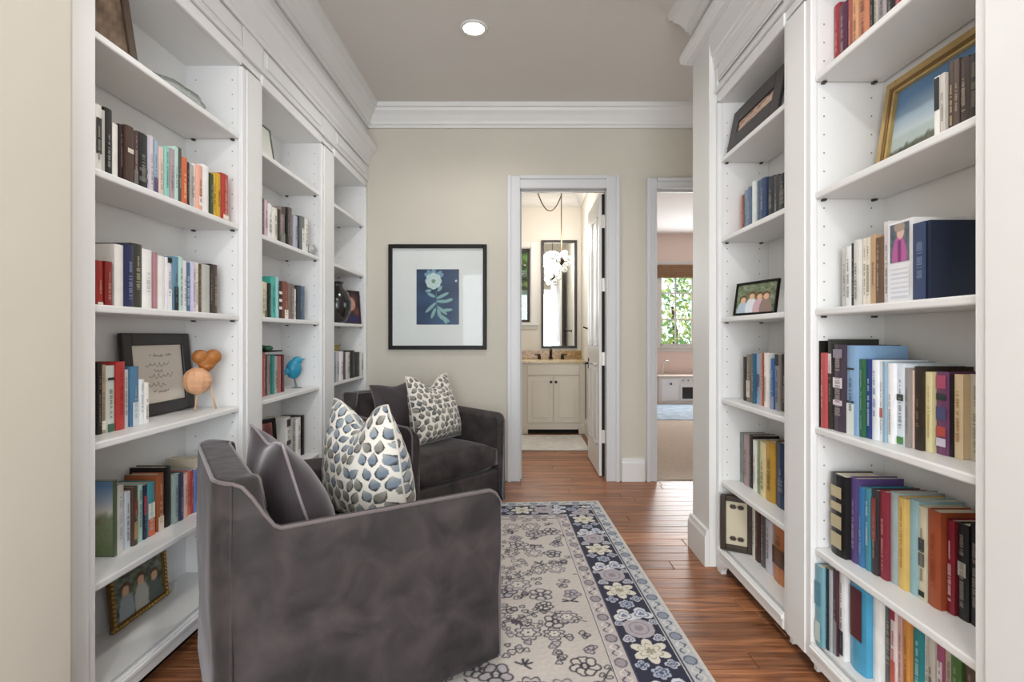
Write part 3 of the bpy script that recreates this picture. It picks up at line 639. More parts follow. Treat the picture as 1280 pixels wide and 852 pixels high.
def family(seed, bgc, tones):
    def f(u, v):
        c = np.zeros(u.shape+(3,))+hx(bgc); c = mixc(c, hx('#8f9a84'), 0.5+0.6*noise2(u*14, v*12, seed)); c = mixc(c, hx('#23301f'), noise2(u*22, v*18, seed+3)-0.2)
        r = np.random.RandomState(seed)
        for i, tcol in enumerate(tones):
            x = 0.2+0.6*i/max(1, len(tones)-1)+r.uniform(-0.04, 0.04); y = 0.55+r.uniform(-0.08, 0.08)
            d = ((u-x)/0.15)**2+((v-y+0.42)/0.36)**2; c = mixc(c, hx(tcol), (1.05-d)*8)
            d = ((u-x)/0.095)**2+((v-y-0.02)/0.13)**2; c = mixc(c, hx('#5a4126'), (1.05-d)*8)
            d = ((u-x)/0.07)**2+((v-y+0.02)/0.10)**2; c = mixc(c, hx('#d9ae90'), (1.05-d)*8)
        return c
    return f
frame('gilt_photo_frame', 'ornate gold photo frame leaning on bottom shelf of near left bay', 'picture frame', 0.29, 0.225, 0.02, 0.014, mat('#6b5026', 0.45, 'old_gilt', metal=0.5), family(4, '#3c4038', ['#9aa2a8', '#b8b7ae', '#5a6660']), (-1.445, 1.955, SH['F']+0.002), PI/2, 0.08, bead=mat('#b08b48', 0.35, 'gilt_beads', metal=0.7))
def brownpic(u, v): return mixc(hx('#8b7560'), hx('#4b3a2c'), 0.5+0.5*noise2(u*8, v*8, 9))
frame('dark_picture_frame', 'brown picture frame on top shelf of near left bay', 'picture frame', 0.20, 0.27, 0.03, 0.016, mat('#4a3a2c', 0.5, 'brown_wood', var=0.2, vscale=25), brownpic, (-1.31, 1.64, SH['A']+0.002), PI/2-0.08, 0.16)
frame('thin_green_frame', 'thin green edged frame on top shelf of middle left bay', 'picture frame', 0.20, 0.17, 0.008, 0.010, mat('#5d665a', 0.5, 'grey_green_metal'), lambda u, v: mixc(hx('#d9d7cf'), hx('#c4c6bd'), v), (-1.285, 2.585, SH['A']+0.002), PI/2, 0.15)
def beach(u, v):
    c = mixc(hx('#c9d6da'), hx('#5f86b0'), (v-0.42)*2.2+0.15*noise2(u*5, v*9, 2)); c = mixc(c, hx('#b9c8c6'), (0.42-v)*20)
    g = 0.22+0.07*np.abs(noise2(u*60, u*0+1, 3))+0.10*u; return mixc(c, mixc(hx('#3c4238'), hx('#8a8c78'), 0.5+0.5*noise2(u*70, v*30, 8)), (g-v)*25)
frame('gold_picture_frame', 'large gold framed beach scene on second shelf of near right bay', 'picture frame', 0.50, 0.345, 0.045, 0.026, mat('#bfa26c', 0.42, 'gold_leaf', metal=0.45, var=0.15, vscale=20), beach, (1.222, 1.483, SH['B']+0.002), -PI/2, 0.14, nx=70, ny=60, inner=mat('#7c5c2a', 0.4, 'dark_gold', metal=0.5))
frame('dark_photo_frame', 'wide charcoal photo frame leaning on top shelf of far right bay', 'picture frame', 0.50, 0.205, 0.075, 0.016, mat('#2e2a2c', 0.5, 'charcoal_wood', var=0.15, vscale=30), lambda u, v: mixc(hx('#c8a894'), hx('#3a2d2a'), (noise2(u*7, v*6, 4))*1.3), (1.055, 2.31, SH['A']+0.002), -PI/2, 0.2)
frame('black_photo_frame', 'black framed family photograph on third shelf of far right bay', 'picture frame', 0.27, 0.155, 0.010, 0.012, BLACK, family(11, '#55603f', ['#aebfcc', '#d8dde2', '#c9a8b0', '#8f7a70']), (1.075, 2.33, SH['C']+0.002), -1.30, 0.15, nx=60, ny=40)
frame('tall_black_frame', 'tall black frame behind the family photograph on third shelf', 'picture frame', 0.2, 0.235, 0.015, 0.012, BLACK, lambda u, v: mixc(hx('#8f8f8a'), hx('#4c4c48'), noise2(u*8, v*8, 1)), (1.225, 2.235, SH['C']+0.002), -PI/2, 0.05)
frame('pink_photo_frame', 'black framed pink picture on fifth shelf of middle left bay', 'picture frame', 0.19, 0.29, 0.022, 0.012, BLACK, lambda u, v: mixc(hx('#c77f78'), hx('#5a2f30'), noise2(u*7, v*7, 6)), (-1.345, 2.70, SH['E']+0.002), PI/2-0.35, 0.08)
# keepsake box with a cream card front
def card(u, v):
    c = np.zeros(u.shape+(3,))+hx('#cfc4ab')
    for y in (0.14, 0.86):
        for x in (0.32, 0.68): c = mixc(c, hx('#3a2f28'), (1.2-((u-x)/0.16)**2-((v-y)/0.05)**2)*4)
    return c
frame('shadow_box_frame', 'dark shadow box with a cream card on bottom shelf of far right bay', 'picture frame', 0.15, 0.27, 0.026, 0.035, mat('#33271f', 0.45, 'walnut', var=0.2, vscale=30), card, (1.085, 2.54, SH['F']+0.002), -0.5, 0.0)
def face(u, v):
    c = np.zeros(u.shape+(3,))+hx('#2a2024'); c = mixc(c, hx('#6a3b30'), 0.5+0.8*noise2(u*6, v*6, 3)); c = mixc(c, hx('#c79382'), (1-((u-0.55)/0.3)**2-((v-0.6)/0.25)**2)*3); return mixc(c, hx('#2c2550'), (0.3-v)*8)
frame('portrait_frame', 'small dark portrait beside the black vase on third shelf of far left bay', 'picture frame', 0.20, 0.265, 0.012, 0.012, mat('#3a2226', 0.5, 'dark_red_wood'), face, (-1.325, 4.03, SH['C']+0.002), 0.95, 0.10)

# vase, birds, dish, box, ornaments
o = ob('vase', MB().lathe([(0.035, 0), (0.075, 0.02), (0.105, 0.09), (0.11, 0.16), (0.085, 0.23), (0.05, 0.265), (0.042, 0.285), (0.055, 0.31), (0.048, 0.31), (0.035, 0.285)], 28), mat('#1a1817', 0.18, 'black_glaze', coat=0.6), smooth=True)
o.location = (-1.365, 3.84, SH['C']+0.001); tag(o, 'round black glazed vase on third shelf of far left bay', 'vase')
def bird(name, label, loc, s, m_body, m_wing, m_leg, wooden):
    t = thing(name, label, 'figurine', loc, 0.95)
    if wooden:
        ob('body', MB().ellip((-0.022, 0, 0.128), (0.055, 0.052, 0.057), 12, 8), m_body, t, local=True)
        b = MB()
        for sx in (-1, 1): b.ellip((0.020+sx*0.025, 0.01, 0.226), (0.033, 0.025, 0.032), 14, 10)
        b.ellip((0.020, 0.01, 0.205), (0.042, 0.025, 0.040), 14, 10, lambda d: 1-0.25*max(0, -d.z)*abs(d.x)); b.lathe([(0.036, 0.195), (0.022, 0.176), (0.008, 0.162)], 12, (0.02, 0.01, 0))
        ob('head', b, m_wing, t, local=True, smooth=True)
        legs = (((-0.022, 0, 0.085), (-0.030, 0, 0.003)), ((0.028, 0, 0.10), (0.052, 0, 0.003)))
    else:
        ob('body', MB().ellip((0, 0, 0.115), (0.048, 0.04, 0.058), 14, 10), m_body, t, local=True, smooth=True)
        ob('head', MB().ellip((0.022, 0, 0.165), (0.032, 0.026, 0.026), 12, 8).tube([(0.045, 0, 0.168), (0.075, 0, 0.176)], [0.010, 0.001], 6), m_wing, t, local=True, smooth=True)
        ob('tail', MB().tube([(-0.03, 0, 0.11), (-0.072, 0, 0.085)], [0.024, 0.008], 8), m_body, t, local=True, smooth=True)
        legs = (((0.0, 0, 0.065), (0.012, 0, 0.003)), ((0.012, 0.012, 0.065), (0.026, 0.01, 0.003)))
    for p0, p1 in legs: ob('leg', MB().tube([p0, p1], 0.0042 if wooden else 0.0025, 8), m_leg, t, local=True, smooth=True)
    if not wooden: ob('foot', MB().lathe([(0.03, 0), (0.03, 0.003)], 12, (0.02, 0, 0)), m_leg, t, local=True)
bird('wooden_bird', 'pale wooden bird with brown heart-shaped head on long thin legs', (-1.325, 2.15, SH['D']+0.001), 1, mat('#d3a07a', 0.5, 'maple', var=0.12, vscale=25), mat('#a2662e', 0.45, 'teak', var=0.15, vscale=25), mat('#c9a682', 0.5, 'pale_dowel'), True)
bird('blue_bird', 'turquoise bird figurine on wire legs, fourth shelf of middle left bay', (-1.36, 3.10, SH['D']+0.001), 1, mat('#2388a8', 0.35, 'blue_enamel', var=0.1, vscale=30), mat('#2a93b3', 0.35, 'blue_enamel_light'), mat('#7d8f86', 0.4, 'wire', metal=0.6), False)
t = thing('glass_dish', 'scalloped pale glass dish on top shelf of near left bay', 'dish', (-1.385, 2.05, SH['A']+0.001))
b = MB(); prof_ = [(0.05, 0), (0.09, 0.01), (0.135, 0.045), (0.145, 0.06), (0.13, 0.05), (0.085, 0.018), (0.0, 0.012)]
b.lathe(prof_, 32); b.v = [(p[0]*(1+0.05*math.sin(8*math.atan2(p[1], p[0])))*0.55, p[1]*(1+0.05*math.sin(8*math.atan2(p[1], p[0])))*1.15, p[2]*1.2) for p in b.v]
ob('bowl', b, mat('#e3eae4', 0.15, 'pressed_glass', trans=0.75), t, local=True, smooth=True)
b = MB(); [b.ellip((random.uniform(-.03, .03), 0.06+random.uniform(-.06, .05), 0.045), (0.022, 0.022, 0.02), 8, 6) for _ in range(6)]
ob('pebbles', b, mat('#5f6f68', 0.5, 'green_stone', var=0.3, vscale=30), t, local=True, smooth=True)
ob_ = ob('gilt_box', MB().box(-0.07, 0.07, -0.13, 0.13, 0, 0.03).box(-0.075, 0.075, -0.135, 0.135, 0.03, 0.042), mat('#9a8434', 0.4, 'gilt', metal=0.4), local=True, bevel=0.003)
ob_.location = (-1.405, 3.70, SH['D']+0.0); 
hl3 = max(q['h'] for q in ALLB if q['bay'] == 'L3'); ob_.location.z = SH['D']+hl3+0.002
tag(ob_, 'flat gold box lying on the books of far left bay', 'box')
t = thing('green_trinket', 'small green leafy trinket lying on the books beside the turquoise bird', 'ornament', (-1.39, 2.80, SH['D']+max(q['h'] for q in ALLB if q['bay'] == 'L2' and q['row'] == 'D')+0.001))
b = MB(); rr = random.Random(3)
for i in range(9): b.ellip((rr.uniform(-.03, .03), rr.uniform(-.09, .09), 0.014+rr.uniform(0, .012)), (0.018, 0.03, 0.014), 8, 6)
ob('leaf_cluster', b, mat('#4d8463', 0.6, 'green_felt', var=0.25, vscale=40), t, local=True, smooth=True)
ob('tray', MB().box(-0.045, 0.045, -0.12, 0.12, 0, 0.008), BLACK, t, local=True, bevel=0.002)
t = thing('crystal_rose', 'tiny pale crystal ornament at the end of second shelf, middle left bay', 'ornament', (-1.285, 3.165, SH['B']+0.001))
ob('bloom', MB().ellip((0, 0, 0.035), (0.035, 0.05, 0.03), 10, 7, lambda d: 1+0.12*math.sin(9*d.x)+0.12*math.sin(8*d.y)), mat('#d6d8d4', 0.15, 'crystal', trans=0.5), t, local=True)
t = thing('silver_ornament', 'small dark ornament at the near corner of the bottom shelf', 'ornament', (-1.33, 1.545, SH['F']+0.001))
ob('figure', MB().lathe([(0.03, 0), (0.032, 0.01), (0.018, 0.02), (0.026, 0.04), (0.02, 0.06), (0.008, 0.075)], 14), mat('#8b8778', 0.4, 'pewter', metal=0.5, var=0.3, vscale=40), t, local=True, smooth=True)

# ------------------------------------------------------------------ armchairs
def velvet():
    m = bpy.data.materials.new('grey_velvet'); m.use_nodes = True
    n, L = m.node_tree.nodes, m.node_tree.links; b = n['Principled BSDF']
    tc = n.new('ShaderNodeTexCoord'); a = n.new('ShaderNodeTexNoise'); a.inputs['Scale'].default_value = 8; a.inputs['Detail'].default_value = 7; a.inputs['Distortion'].default_value = 0.5
    L.new(tc.outputs['Object'], a.inputs['Vector'])
    cr = n.new('ShaderNodeValToRGB'); e = cr.color_ramp.elements
    e[0].position = 0.35; e[0].color = l4('#242020'); e[1].position = 0.7; e[1].color = l4('#443c3c'); L.new(a.outputs['Fac'], cr.inputs[0]); L.new(cr.outputs[0], b.inputs['Base Color'])
    b.inputs['Roughness'].default_value = 0.75; b.inputs['Sheen Weight'].default_value = 0.32; b.inputs['Sheen Roughness'].default_value = 0.28; b.inputs['Sheen Tint'].default_value = (0.85, 0.82, 0.86, 1)
    bp = n.new('ShaderNodeBump'); bp.inputs['Strength'].default_value = 0.25; bp.inputs['Distance'].default_value = 0.02; L.new(a.outputs['Fac'], bp.inputs['Height']); L.new(bp.outputs['Normal'], b.inputs['Normal'])
    return m
VELVET = velvet(); PIPE = mat('#665d5d', 0.6, 'velvet_piping', sheen=0.5)
CW, CD, CR, CT = 0.80, 0.875, 0.14, 0.06
def armz(a, b):
    """height of the chair's upper edge at distance a from the back"""
    s = min(1, max(0, (a-0.045)/0.115)); s = s*s*(3-2*s); z = 0.785+(0.655-0.785)*s
    z -= 0.015*max(0, (a-0.16)/0.7)
    r = 0.05; q = a-(CD-r)
    if q > 0: z -= r-math.sqrt(max(0, r*r-q*q))
    return z
def shell_path():
    """plan of the outer face, from the near arm's front round the back to the far arm's front, with its inward normal"""
    P = []; n = 30
    aa = [CD-0.05*(1-math.cos(PI/2*k/6))*0 for k in range(0)]
    xs = [CD-d for d in (0, 0.002, 0.006, 0.013, 0.022, 0.035, 0.05)]+list(np.linspace(CD-0.07, CR+0.12, 12))+list(np.linspace(CR+0.11, CR, 8))
    for x in xs: P.append((x, 0, 0, 1))
    for k in range(1, 9): q = PI/2*k/8; P.append((CR-CR*math.sin(q), CR-CR*math.cos(q), math.sin(q), math.cos(q)))
    for y in np.linspace(CR+0.03, CW-CR-0.03, 10): P.append((0, y, 1, 0))
    for k in range(0, 8): q = PI/2*k/8; P.append((CR-CR*math.cos(q), CW-CR+CR*math.sin(q), math.cos(q), -math.sin(q)))
    for x in reversed(xs): P.append((x, CW, 0, -1))
    return P
def armchair(label, loc, rz):
    t = thing('armchair', label, 'armchair', loc, rz, 'grey velvet armchairs')
    P = shell_path(); b = MB(); sec = 12; top1, top2, fo, fi = [], [], [], []
    for (x, y, nx, ny) in P:
        z = armz(x, y); kb = min(1, max(0, (x-0.06)/0.14)); kb = kb*kb*(3-2*kb); th = 0.105+(CT-0.105)*kb; r = 0.016; dip = 0.022*kb+0.004
        pts = [(0.012, 0.03), (0.0, 0.05), (0.0, 0.25), (0.0, 0.45), (0.0, z-r), (r*0.35, z-r*0.3), (r, z), (th-r, z-dip), (th-r*0.35, z-dip-r*0.3), (th, z-dip-r), (th, 0.36), (th, 0.10)]
        pts = [(o_+(0.006*math.sin(zz*9) if 0.1 < zz < 0.6 and o_ == 0 else 0), zz) for o_, zz in pts]
        for o_, zz in pts: b.v.append((x+nx*o_, y+ny*o_, min(zz, z)))
        top1.append((x+nx*0.004, y+ny*0.004, z-0.006)); top2.append((x+nx*(th-0.004), y+ny*(th-0.004), z-dip-0.006, x))
    for i in range(len(P)-1):
        for j in range(sec-1): b.f.append((i*sec+j, i*sec+j+1, (i+1)*sec+j+1, (i+1)*sec+j))
    b.f.append(tuple(range(sec))); b.f.append(tuple((len(P)-1)*sec+j for j in reversed(range(sec))))
    ob('arms_and_back', b, VELVET, t, local=True, smooth=True)
    ob('piping', MB().tube([q[:3] for q in top2 if q[3] < 0.12], 0.0055, 6), PIPE, t, local=True, smooth=True)
    for pts in (top1,):
        p = pts[3:-3]; f0, f1 = p[0], p[-1]
        p = [(CD+0.001, f0[1], 0.04), (CD+0.001, f0[1], 0.3), (CD+0.001, f0[1], armz(CD-0.05, 0)-0.05)]+p+[(CD+0.001, f1[1], armz(CD-0.05, 0)-0.05), (CD+0.001, f1[1], 0.3), (CD+0.001, f1[1], 0.04)]
        ob('piping', MB().tube(p, 0.0055, 6), PIPE, t, local=True, smooth=True)
    for yy, sg in ((0, -1), (CW, 1)):
        q = CR-CR*math.sin(PI/4); ob('piping', MB().tube([(q-0.001, yy-sg*(CR-CR*math.cos(PI/4))+sg*0.001, z) for z in (0.04, 0.3, 0.6, 0.776)], 0.004, 6), VELVET, t, local=True, smooth=True)
    ob('front_rail', MB().box(0.2, CD-0.012, CT-0.005, CW-CT+0.005, 0.03, 0.25), VELVET, t, local=True, bevel=0.012, seg=3)
    # seat cushion
    b = MB(); x0, x1, y0, y1, z0, z1 = CT-0.005, CD+0.004, CT, CW-CT, 0.255, 0.425
    N, M = 18, 18; nxy = []
    U, V = np.meshgrid(np.linspace(-1, 1, N), np.linspace(-1, 1, M))
    e = np.clip(1-np.abs(U)**5, 0, 1)*np.clip(1-np.abs(V)**5, 0, 1)
    for sgn in (1, -1):
        for j in range(M):
            for i in range(N):
                k = e[j, i]**0.4; b.v.append(((x0+x1)/2+(x1-x0)/2*U[j, i]*(0.955+0.045*k if abs(U[j,i]) > 0.99 else 1), (y0+y1)/2+(y1-y0)/2*V[j, i], (z0+z1)/2+sgn*((z1-z0)/2*(0.62+0.38*k)+0.016*e[j, i])))
    off = N*M
    for j in range(M-1):
        for i in range(N-1):
            q = (j*N+i, j*N+i+1, (j+1)*N+i+1, (j+1)*N+i); b.f.append(q); b.f.append(tuple(off+k for k in reversed(q)))
    ring = [i for i in range(N)]+[j*N+N-1 for j in range(1, M)]+[(M-1)*N+i for i in range(N-2, -1, -1)]+[j*N for j in range(M-2, 0, -1)]
    for k in range(len(ring)): a, c = ring[k], ring[(k+1) % len(ring)]; b.f.append((a, off+a, off+c, c))
    ob('seat_cushion', b, VELVET, t, local=True, smooth=True)
    ob('swivel_base', MB().lathe([(0.26, 0.0), (0.26, 0.02), (0.20, 0.03)], 28, (CD*0.5, CW/2, 0)), BLACK, t, local=True)
    return t
# near chair: back corner nearest the photographer; local x is the way it faces, local y across
A1 = math.atan2(0.58, 0.814)
NEAR_C = (-0.778, 1.315)
armchair('grey velvet swivel armchair in front, its side panel towards the camera', (NEAR_C[0], NEAR_C[1], 0.0128), A1)
F2 = Vector((0.75, -0.66)).normalized(); A2 = math.atan2(F2.y, F2.x)
# far chair: local origin is its back corner towards the left bookcase
Fc = Vector((-0.096, 3.59)); W2 = Vector((-F2.y, F2.x))           # local y points from the bookcase side to the rear wall side
FAR_C = Fc - F2*CD - W2*CW
armchair('grey velvet swivel armchair in the corner under the framed blue print', (FAR_C.x, FAR_C.y, 0.0128), A2)

# ------------------------------------------------------------------ cushions
def spots(u, v, seed, scale, blue):
    """leaf-shaped dark-edged spots on cream, in cushion coordinates of about -1..1"""
    c = np.zeros(u.shape+(3,))+hx('#dfdad0')
    r = np.random.RandomState(seed); n = int(1.6/scale)
    for j in range(-n, n+1):
        for i in range(-n, n+1):
            x = (i+0.5*(j % 2))*scale+r.uniform(-.14, .14)*scale; y = j*scale*0.95+r.uniform(-.14, .14)*scale
            if abs(x) > 1.15 or abs(y) > 1.15: continue
            a = r.uniform(-0.7, 0.7)+(0.5 if (i+j) % 2 else -0.5); L_ = scale*r.uniform(0.52, 0.62); W_ = scale*r.uniform(0.34, 0.42)
            du, dv = u-x, v-y; p = du*math.cos(a)+dv*math.sin(a); q = (-du*math.sin(a)+dv*math.cos(a))/L_
            wd = W_*np.clip(1-np.abs(q)**1.7, 1e-4, 1)*(1-0.3*q); d = np.where(np.abs(q) < 1, np.abs(p)/wd, 9)
            f = ['#6b6964', '#87837a', '#5d5f62', '#918d84'][r.randint(4)]
            if blue and y > -0.25: f = ['#7a8794', '#8a939a', '#7b7a72', '#6c7885'][r.randint(4)]
            elif blue: f = ['#77756b', '#6a6a63', '#85826f', '#7d8488'][r.randint(4)]
            sd = r.choice([-1, 1]); dark = np.maximum(np.clip((d-0.62)*4, 0, 1)*np.clip(0.75+sd*p/wd*0.9, 0, 1), np.clip((-q-0.45)*2.5, 0, 1))
            col = mixc(mixc(hx(f), hx('#aeaca4'), np.clip(q*0.8+0.1, 0, 1)), hx('#1f1d1c'), dark*0.95)
            c = np.where((d < 1)[..., None], col, c)
    return c
def cushion(label, loc, rot, w_, h_, T, chop, pinch, m, fn=None, n=48, top=1.0, seam=True, group=None):
    """local x across, z up, faces -y and +y; rests on its lower edge at the origin"""
    t = thing('throw_pillow', label, 'pillow', loc, 0, group, rot=rot)
    u, v = np.meshgrid(np.linspace(-1, 1, n), np.linspace(-1, 1, n))
    def shape(u, v, sgn):
        bow = 1-0.10*(1-v**2)*0.0-0.09*(1-np.abs(v)**1.5)*np.abs(u)**3
        X = u*w_/2*bow; Z = v*h_/2*(1-0.07*(1-np.abs(u)**1.5)*np.abs(v)**3*(v > 0)-0.03*(v < 0)*np.abs(v)**3)
        k = np.clip((v+0.2)/1.2, 0, 1)**2
        Z = Z - chop*h_*k*np.exp(-(u/0.42)**2); X = X*(1-(1-top)*k)
        X = X + 0*u
        b_ = np.clip(1-np.abs(u)**2.6, 0, 1)**0.62*np.clip(1-np.abs(v)**np.where(v < 0, 5.0, 2.6), 0, 1)**0.62
        Y = sgn*T*b_*(1-0.45*np.clip(chop*5, 0, 1)*k*np.exp(-(u/0.3)**2))*(1.12-0.16*v) + 0.004*noise2(u*5, v*5, int(w_*100)+int(sgn))
        return X, Y*(1-0.30*np.clip(v+0.15, 0, 1)), Z+h_/2
    for sgn, nm in ((-1, 'front_cover'), (1, 'back_cover')):
        X, Y, Z = shape(u, v, sgn); cols = fn(u if sgn < 0 else -u, v) if fn else np.zeros(u.shape+(3,))+hx('#5b5254')
        grid_mesh(nm, X, Y, Z, cols, m, t)
    if seam:
        e = np.concatenate([np.stack([np.linspace(-1, 1, 24), np.full(24, -1)], 1)[:-1], np.stack([np.full(24, 1), np.linspace(-1, 1, 24)], 1)[:-1], np.stack([np.linspace(1, -1, 24), np.full(24, 1)], 1)[:-1], np.stack([np.full(24, -1), np.linspace(1, -1, 24)], 1)[:-1]])
        X, Y, Z = shape(e[:, 0], e[:, 1], 1); ob('piping', MB().tube(list(zip(X, Y*0, Z)), 0.0045, 6, closed=True), seam if seam is not True else PIPE, t, local=True, smooth=True)
    return t
def chair_pt(c, ang, a, b_): return (c[0]+a*math.cos(ang)-b_*math.sin(ang), c[1]+a*math.sin(ang)+b_*math.cos(ang))
def lean_rot(yaw, lean): return (-lean, 0, yaw)          # local -y is the front; lean tips the top towards +y
SEATZ = 0.455
PRINT = painted('leaf_spot_print', 0.75, 0.2, 0.15, 300)
p = chair_pt(NEAR_C, A1, 0.30, 0.375)
cushion('dark grey velvet pillow with piped edge leaning inside the front armchair', (p[0], p[1], SEATZ), lean_rot(A1+PI/2+0.05, 0.30), 0.47, 0.43, 0.10, 0.06, 1, mat('#3d3639', 0.6, 'dark_velvet', sheen=0.6, var=0.18, vscale=7, bump=0.2, bscale=9), None, 40, 1.0, mat('#8b8284', 0.5, 'silver_piping', sheen=0.5))
p = chair_pt(NEAR_C, A1, 0.60, 0.545)
cushion('cream leaf-spotted pillow with blue tints standing in the front armchair', (p[0], p[1], SEATZ), lean_rot(A1+PI/2+0.30, 0.12), 0.48, 0.475, 0.12, 0.19, 1, PRINT, lambda u, v: spots(u, v, 5, 0.205, True), 190, 0.74, mat('#cfc9bf', 0.7, 'cream_piping'), 'leaf-spotted pillows')
p = chair_pt(FAR_C, A2, 0.53, 0.50)
cushion('cream leaf-spotted pillow with grey spots in the corner armchair', (p[0], p[1], SEATZ), lean_rot(A2+PI/2+0.15, 0.25), 0.47, 0.475, 0.10, 0.17, 1, PRINT, lambda u, v: spots(u, v, 9, 0.19, False), 160, 0.9, mat('#cfc9bf', 0.7, 'cream_piping'), 'leaf-spotted pillows')
p = chair_pt(FAR_C, A2, 0.27, 0.40)
cushion('dark grey velvet pillow behind the spotted one in the corner armchair', (p[0], p[1], SEATZ-0.02), lean_rot(A2+PI/2+0.25, 0.25), 0.50, 0.43, 0.075, 0.04, 1, mat('#3c3538', 0.65, 'dark_velvet_far', sheen=0.4, var=0.15, vscale=7), None, 36)

# ------------------------------------------------------------------ rug
def rug():
    W_, L_ = 1.56, 2.75; nx, ny = 420, 720
    u, v = np.meshgrid(np.linspace(0, W_, nx), np.linspace(0, L_, ny)); r = np.random.RandomState(12)
    e = np.minimum(np.minimum(u, W_-u), np.minimum(v, L_-v))           # distance from the nearest edge
    side = (np.minimum(u, W_-u) < np.minimum(v, L_-v)); s = np.where(side, v, u)   # position along the border
    cream, dark = hx('#c3bbb4'), hx('#2a2a3c')
    c = np.zeros(u.shape+(3,))+cream; c = mixc(c, hx('#b5aca7'), 0.5*noise2(u*9, v*9, 1)+0.1)
    def ring(x, y, R, n, w, col, fill=None, depth=0.25, rot=0, sq=1.0, k=1.0, dot=True):
        nonlocal c
        i0, i1 = np.searchsorted(v[:, 0], [y-R*1.5, y+R*1.5]); j0, j1 = np.searchsorted(u[0], [x-R*1.5, x+R*1.5])
        if i1 <= i0 or j1 <= j0: return
        du, dv = u[i0:i1, j0:j1]-x, (v[i0:i1, j0:j1]-y)*sq; rr = np.hypot(du, dv); th = np.arctan2(dv, du)+rot
        R_ = R*(1-depth+depth*np.abs(np.cos(n*th/2))); q = c[i0:i1, j0:j1]
        if fill is not None: q = mixc(q, hx(fill), (R_-rr)/0.004)
        q = mixc(q, col, (1.2-np.abs(rr-R_)/w)*k); q = mixc(q, col, (R*0.2-rr)/0.003*k) if dot else q; c[i0:i1, j0:j1] = q
    def stroke(pts, w, col, k=1.0):
        nonlocal c
        for x, y in pts:
            i0, i1 = np.searchsorted(v[:, 0], [y-w*2, y+w*2]); j0, j1 = np.searchsorted(u[0], [x-w*2, x+w*2])
            if i1 <= i0 or j1 <= j0: continue
            d = np.hypot(u[i0:i1, j0:j1]-x, v[i0:i1, j0:j1]-y); c[i0:i1, j0:j1] = mixc(c[i0:i1, j0:j1], col, (1.4-d/w)*k)
    # field: scrolling stems, rosettes of outlined petals, leaf sprays and buds
    FB = 0.345; INK = [hx('#2b2a33'), hx('#413d47'), hx('#625c66')]
    def rosette(x, y, R, n, col, fill, rot):
        for k in range(n):
            a = rot+2*PI*k/n; ring(x+0.6*R*math.cos(a), y+0.6*R*math.sin(a), R*0.42, 2, 0.0045, col, fill, 0.35, -2*a, dot=False)
        ring(x, y, R*0.30, 6, 0.004, col, None, 0.1)
    for _ in range(46):
        x, y, a = r.uniform(FB, W_-FB), r.uniform(FB, L_-FB), r.uniform(0, 6.3); cv = r.uniform(-9, 9); P = []; col = INK[r.randint(3)]
        for k in range(60):
            P.append((x, y)); x += 0.004*math.cos(a); y += 0.004*math.sin(a); a += cv*0.004
            if not (FB < x < W_-FB and FB < y < L_-FB): break
            if k % 12 == 6:
                for sd in (-1, 1): ring(x+0.016*math.cos(a+sd), y+0.016*math.sin(a+sd), 0.012, 2, 0.0035, col, None, 0.5, -2*(a+sd))
        stroke(P, 0.0032, col, 0.9)
    cells = [(x, y) for x in np.arange(FB+0.055, W_-FB, 0.105) for y in np.arange(FB+0.055, L_-FB, 0.105)]
    for x, y in cells:
        x += r.uniform(-.03, .03); y += r.uniform(-.03, .03); q = r.rand(); col = INK[r.choice(3, p=[.4, .35, .25])]
        if min(x, W_-x) < FB+0.04 or min(y, L_-y) < FB+0.04: q = 0.5+q*0.5
        if q < 0.2:
            R = r.uniform(0.04, 0.062); ring(x, y, R, 8, 0.0045, col, '#b9b0ae', 0.28, r.uniform(0, 3), dot=False); ring(x, y, R*0.6, 6, 0.004, col, '#c9c1b9', 0.3)
        elif q < 0.5: rosette(x, y, r.uniform(0.036, 0.062), r.choice([5, 6, 7]), col, ['#c4bbb4', '#aaa2a5', '#b5acab', None][r.choice(4)], r.uniform(0, 3))
        elif q < 0.85:
            for k in range(r.randint(3, 6)):
                a = r.uniform(0, 6.3); d = r.uniform(0.015, 0.038); ring(x+d*math.cos(a), y+d*math.sin(a), r.uniform(0.012, 0.019), 3, 0.0038, col, '#b0a7a8' if k % 2 else None, 0.4, a)
        else:
            for k in range(5): a = k*0.55+r.uniform(0, 5); stroke([(x+d*math.cos(a), y+d*math.sin(a)) for d in np.arange(0.006, 0.034, 0.003)], 0.0042, col)
    def band(a, b_): return (e >= a) & (e < b_)
    def put(mask, col): 
        nonlocal c
        c = np.where(mask[..., None], np.asarray(col), c)
    # guards and main band
    base = c.copy()
    g_out, g_in = band(0.015, 0.078), band(0.268, 0.335)
    put(band(0, 0.338), hx('#cdc6bf'))
    put(g_out, hx('#b3b6ba')); put(g_in, hx('#b8aeab'))
    for g, e0, tone in ((g_out, 0.046, '#858d9c'), (g_in, 0.302, '#978d92')):
        ph = (s/0.075) % 1; d = np.hypot((ph-0.5)*0.075, (e-e0)*1.1); blk = (np.floor(s/0.075) % 2) == 0
        c = np.where((g & (d < 0.024) & blk)[..., None], hx(tone), c); c = np.where((g & (np.abs(d-0.024) < 0.0035) & blk)[..., None], hx('#62616d'), c)
        z = np.abs((e-e0)-0.016*np.sin(s*2*PI/0.075)); c = np.where((g & (z < 0.0045) & ~blk)[..., None], hx('#5c5b66'), c)
        z = np.abs((e-e0)+0.016*np.sin(s*2*PI/0.075)); c = np.where((g & (z < 0.004) & ~blk)[..., None], hx('#d3ccc3'), c)
    navy = band(0.086, 0.262); put(navy, hx('#20223a'))
    per = 0.46; ph = (s % per); ec = 0.174
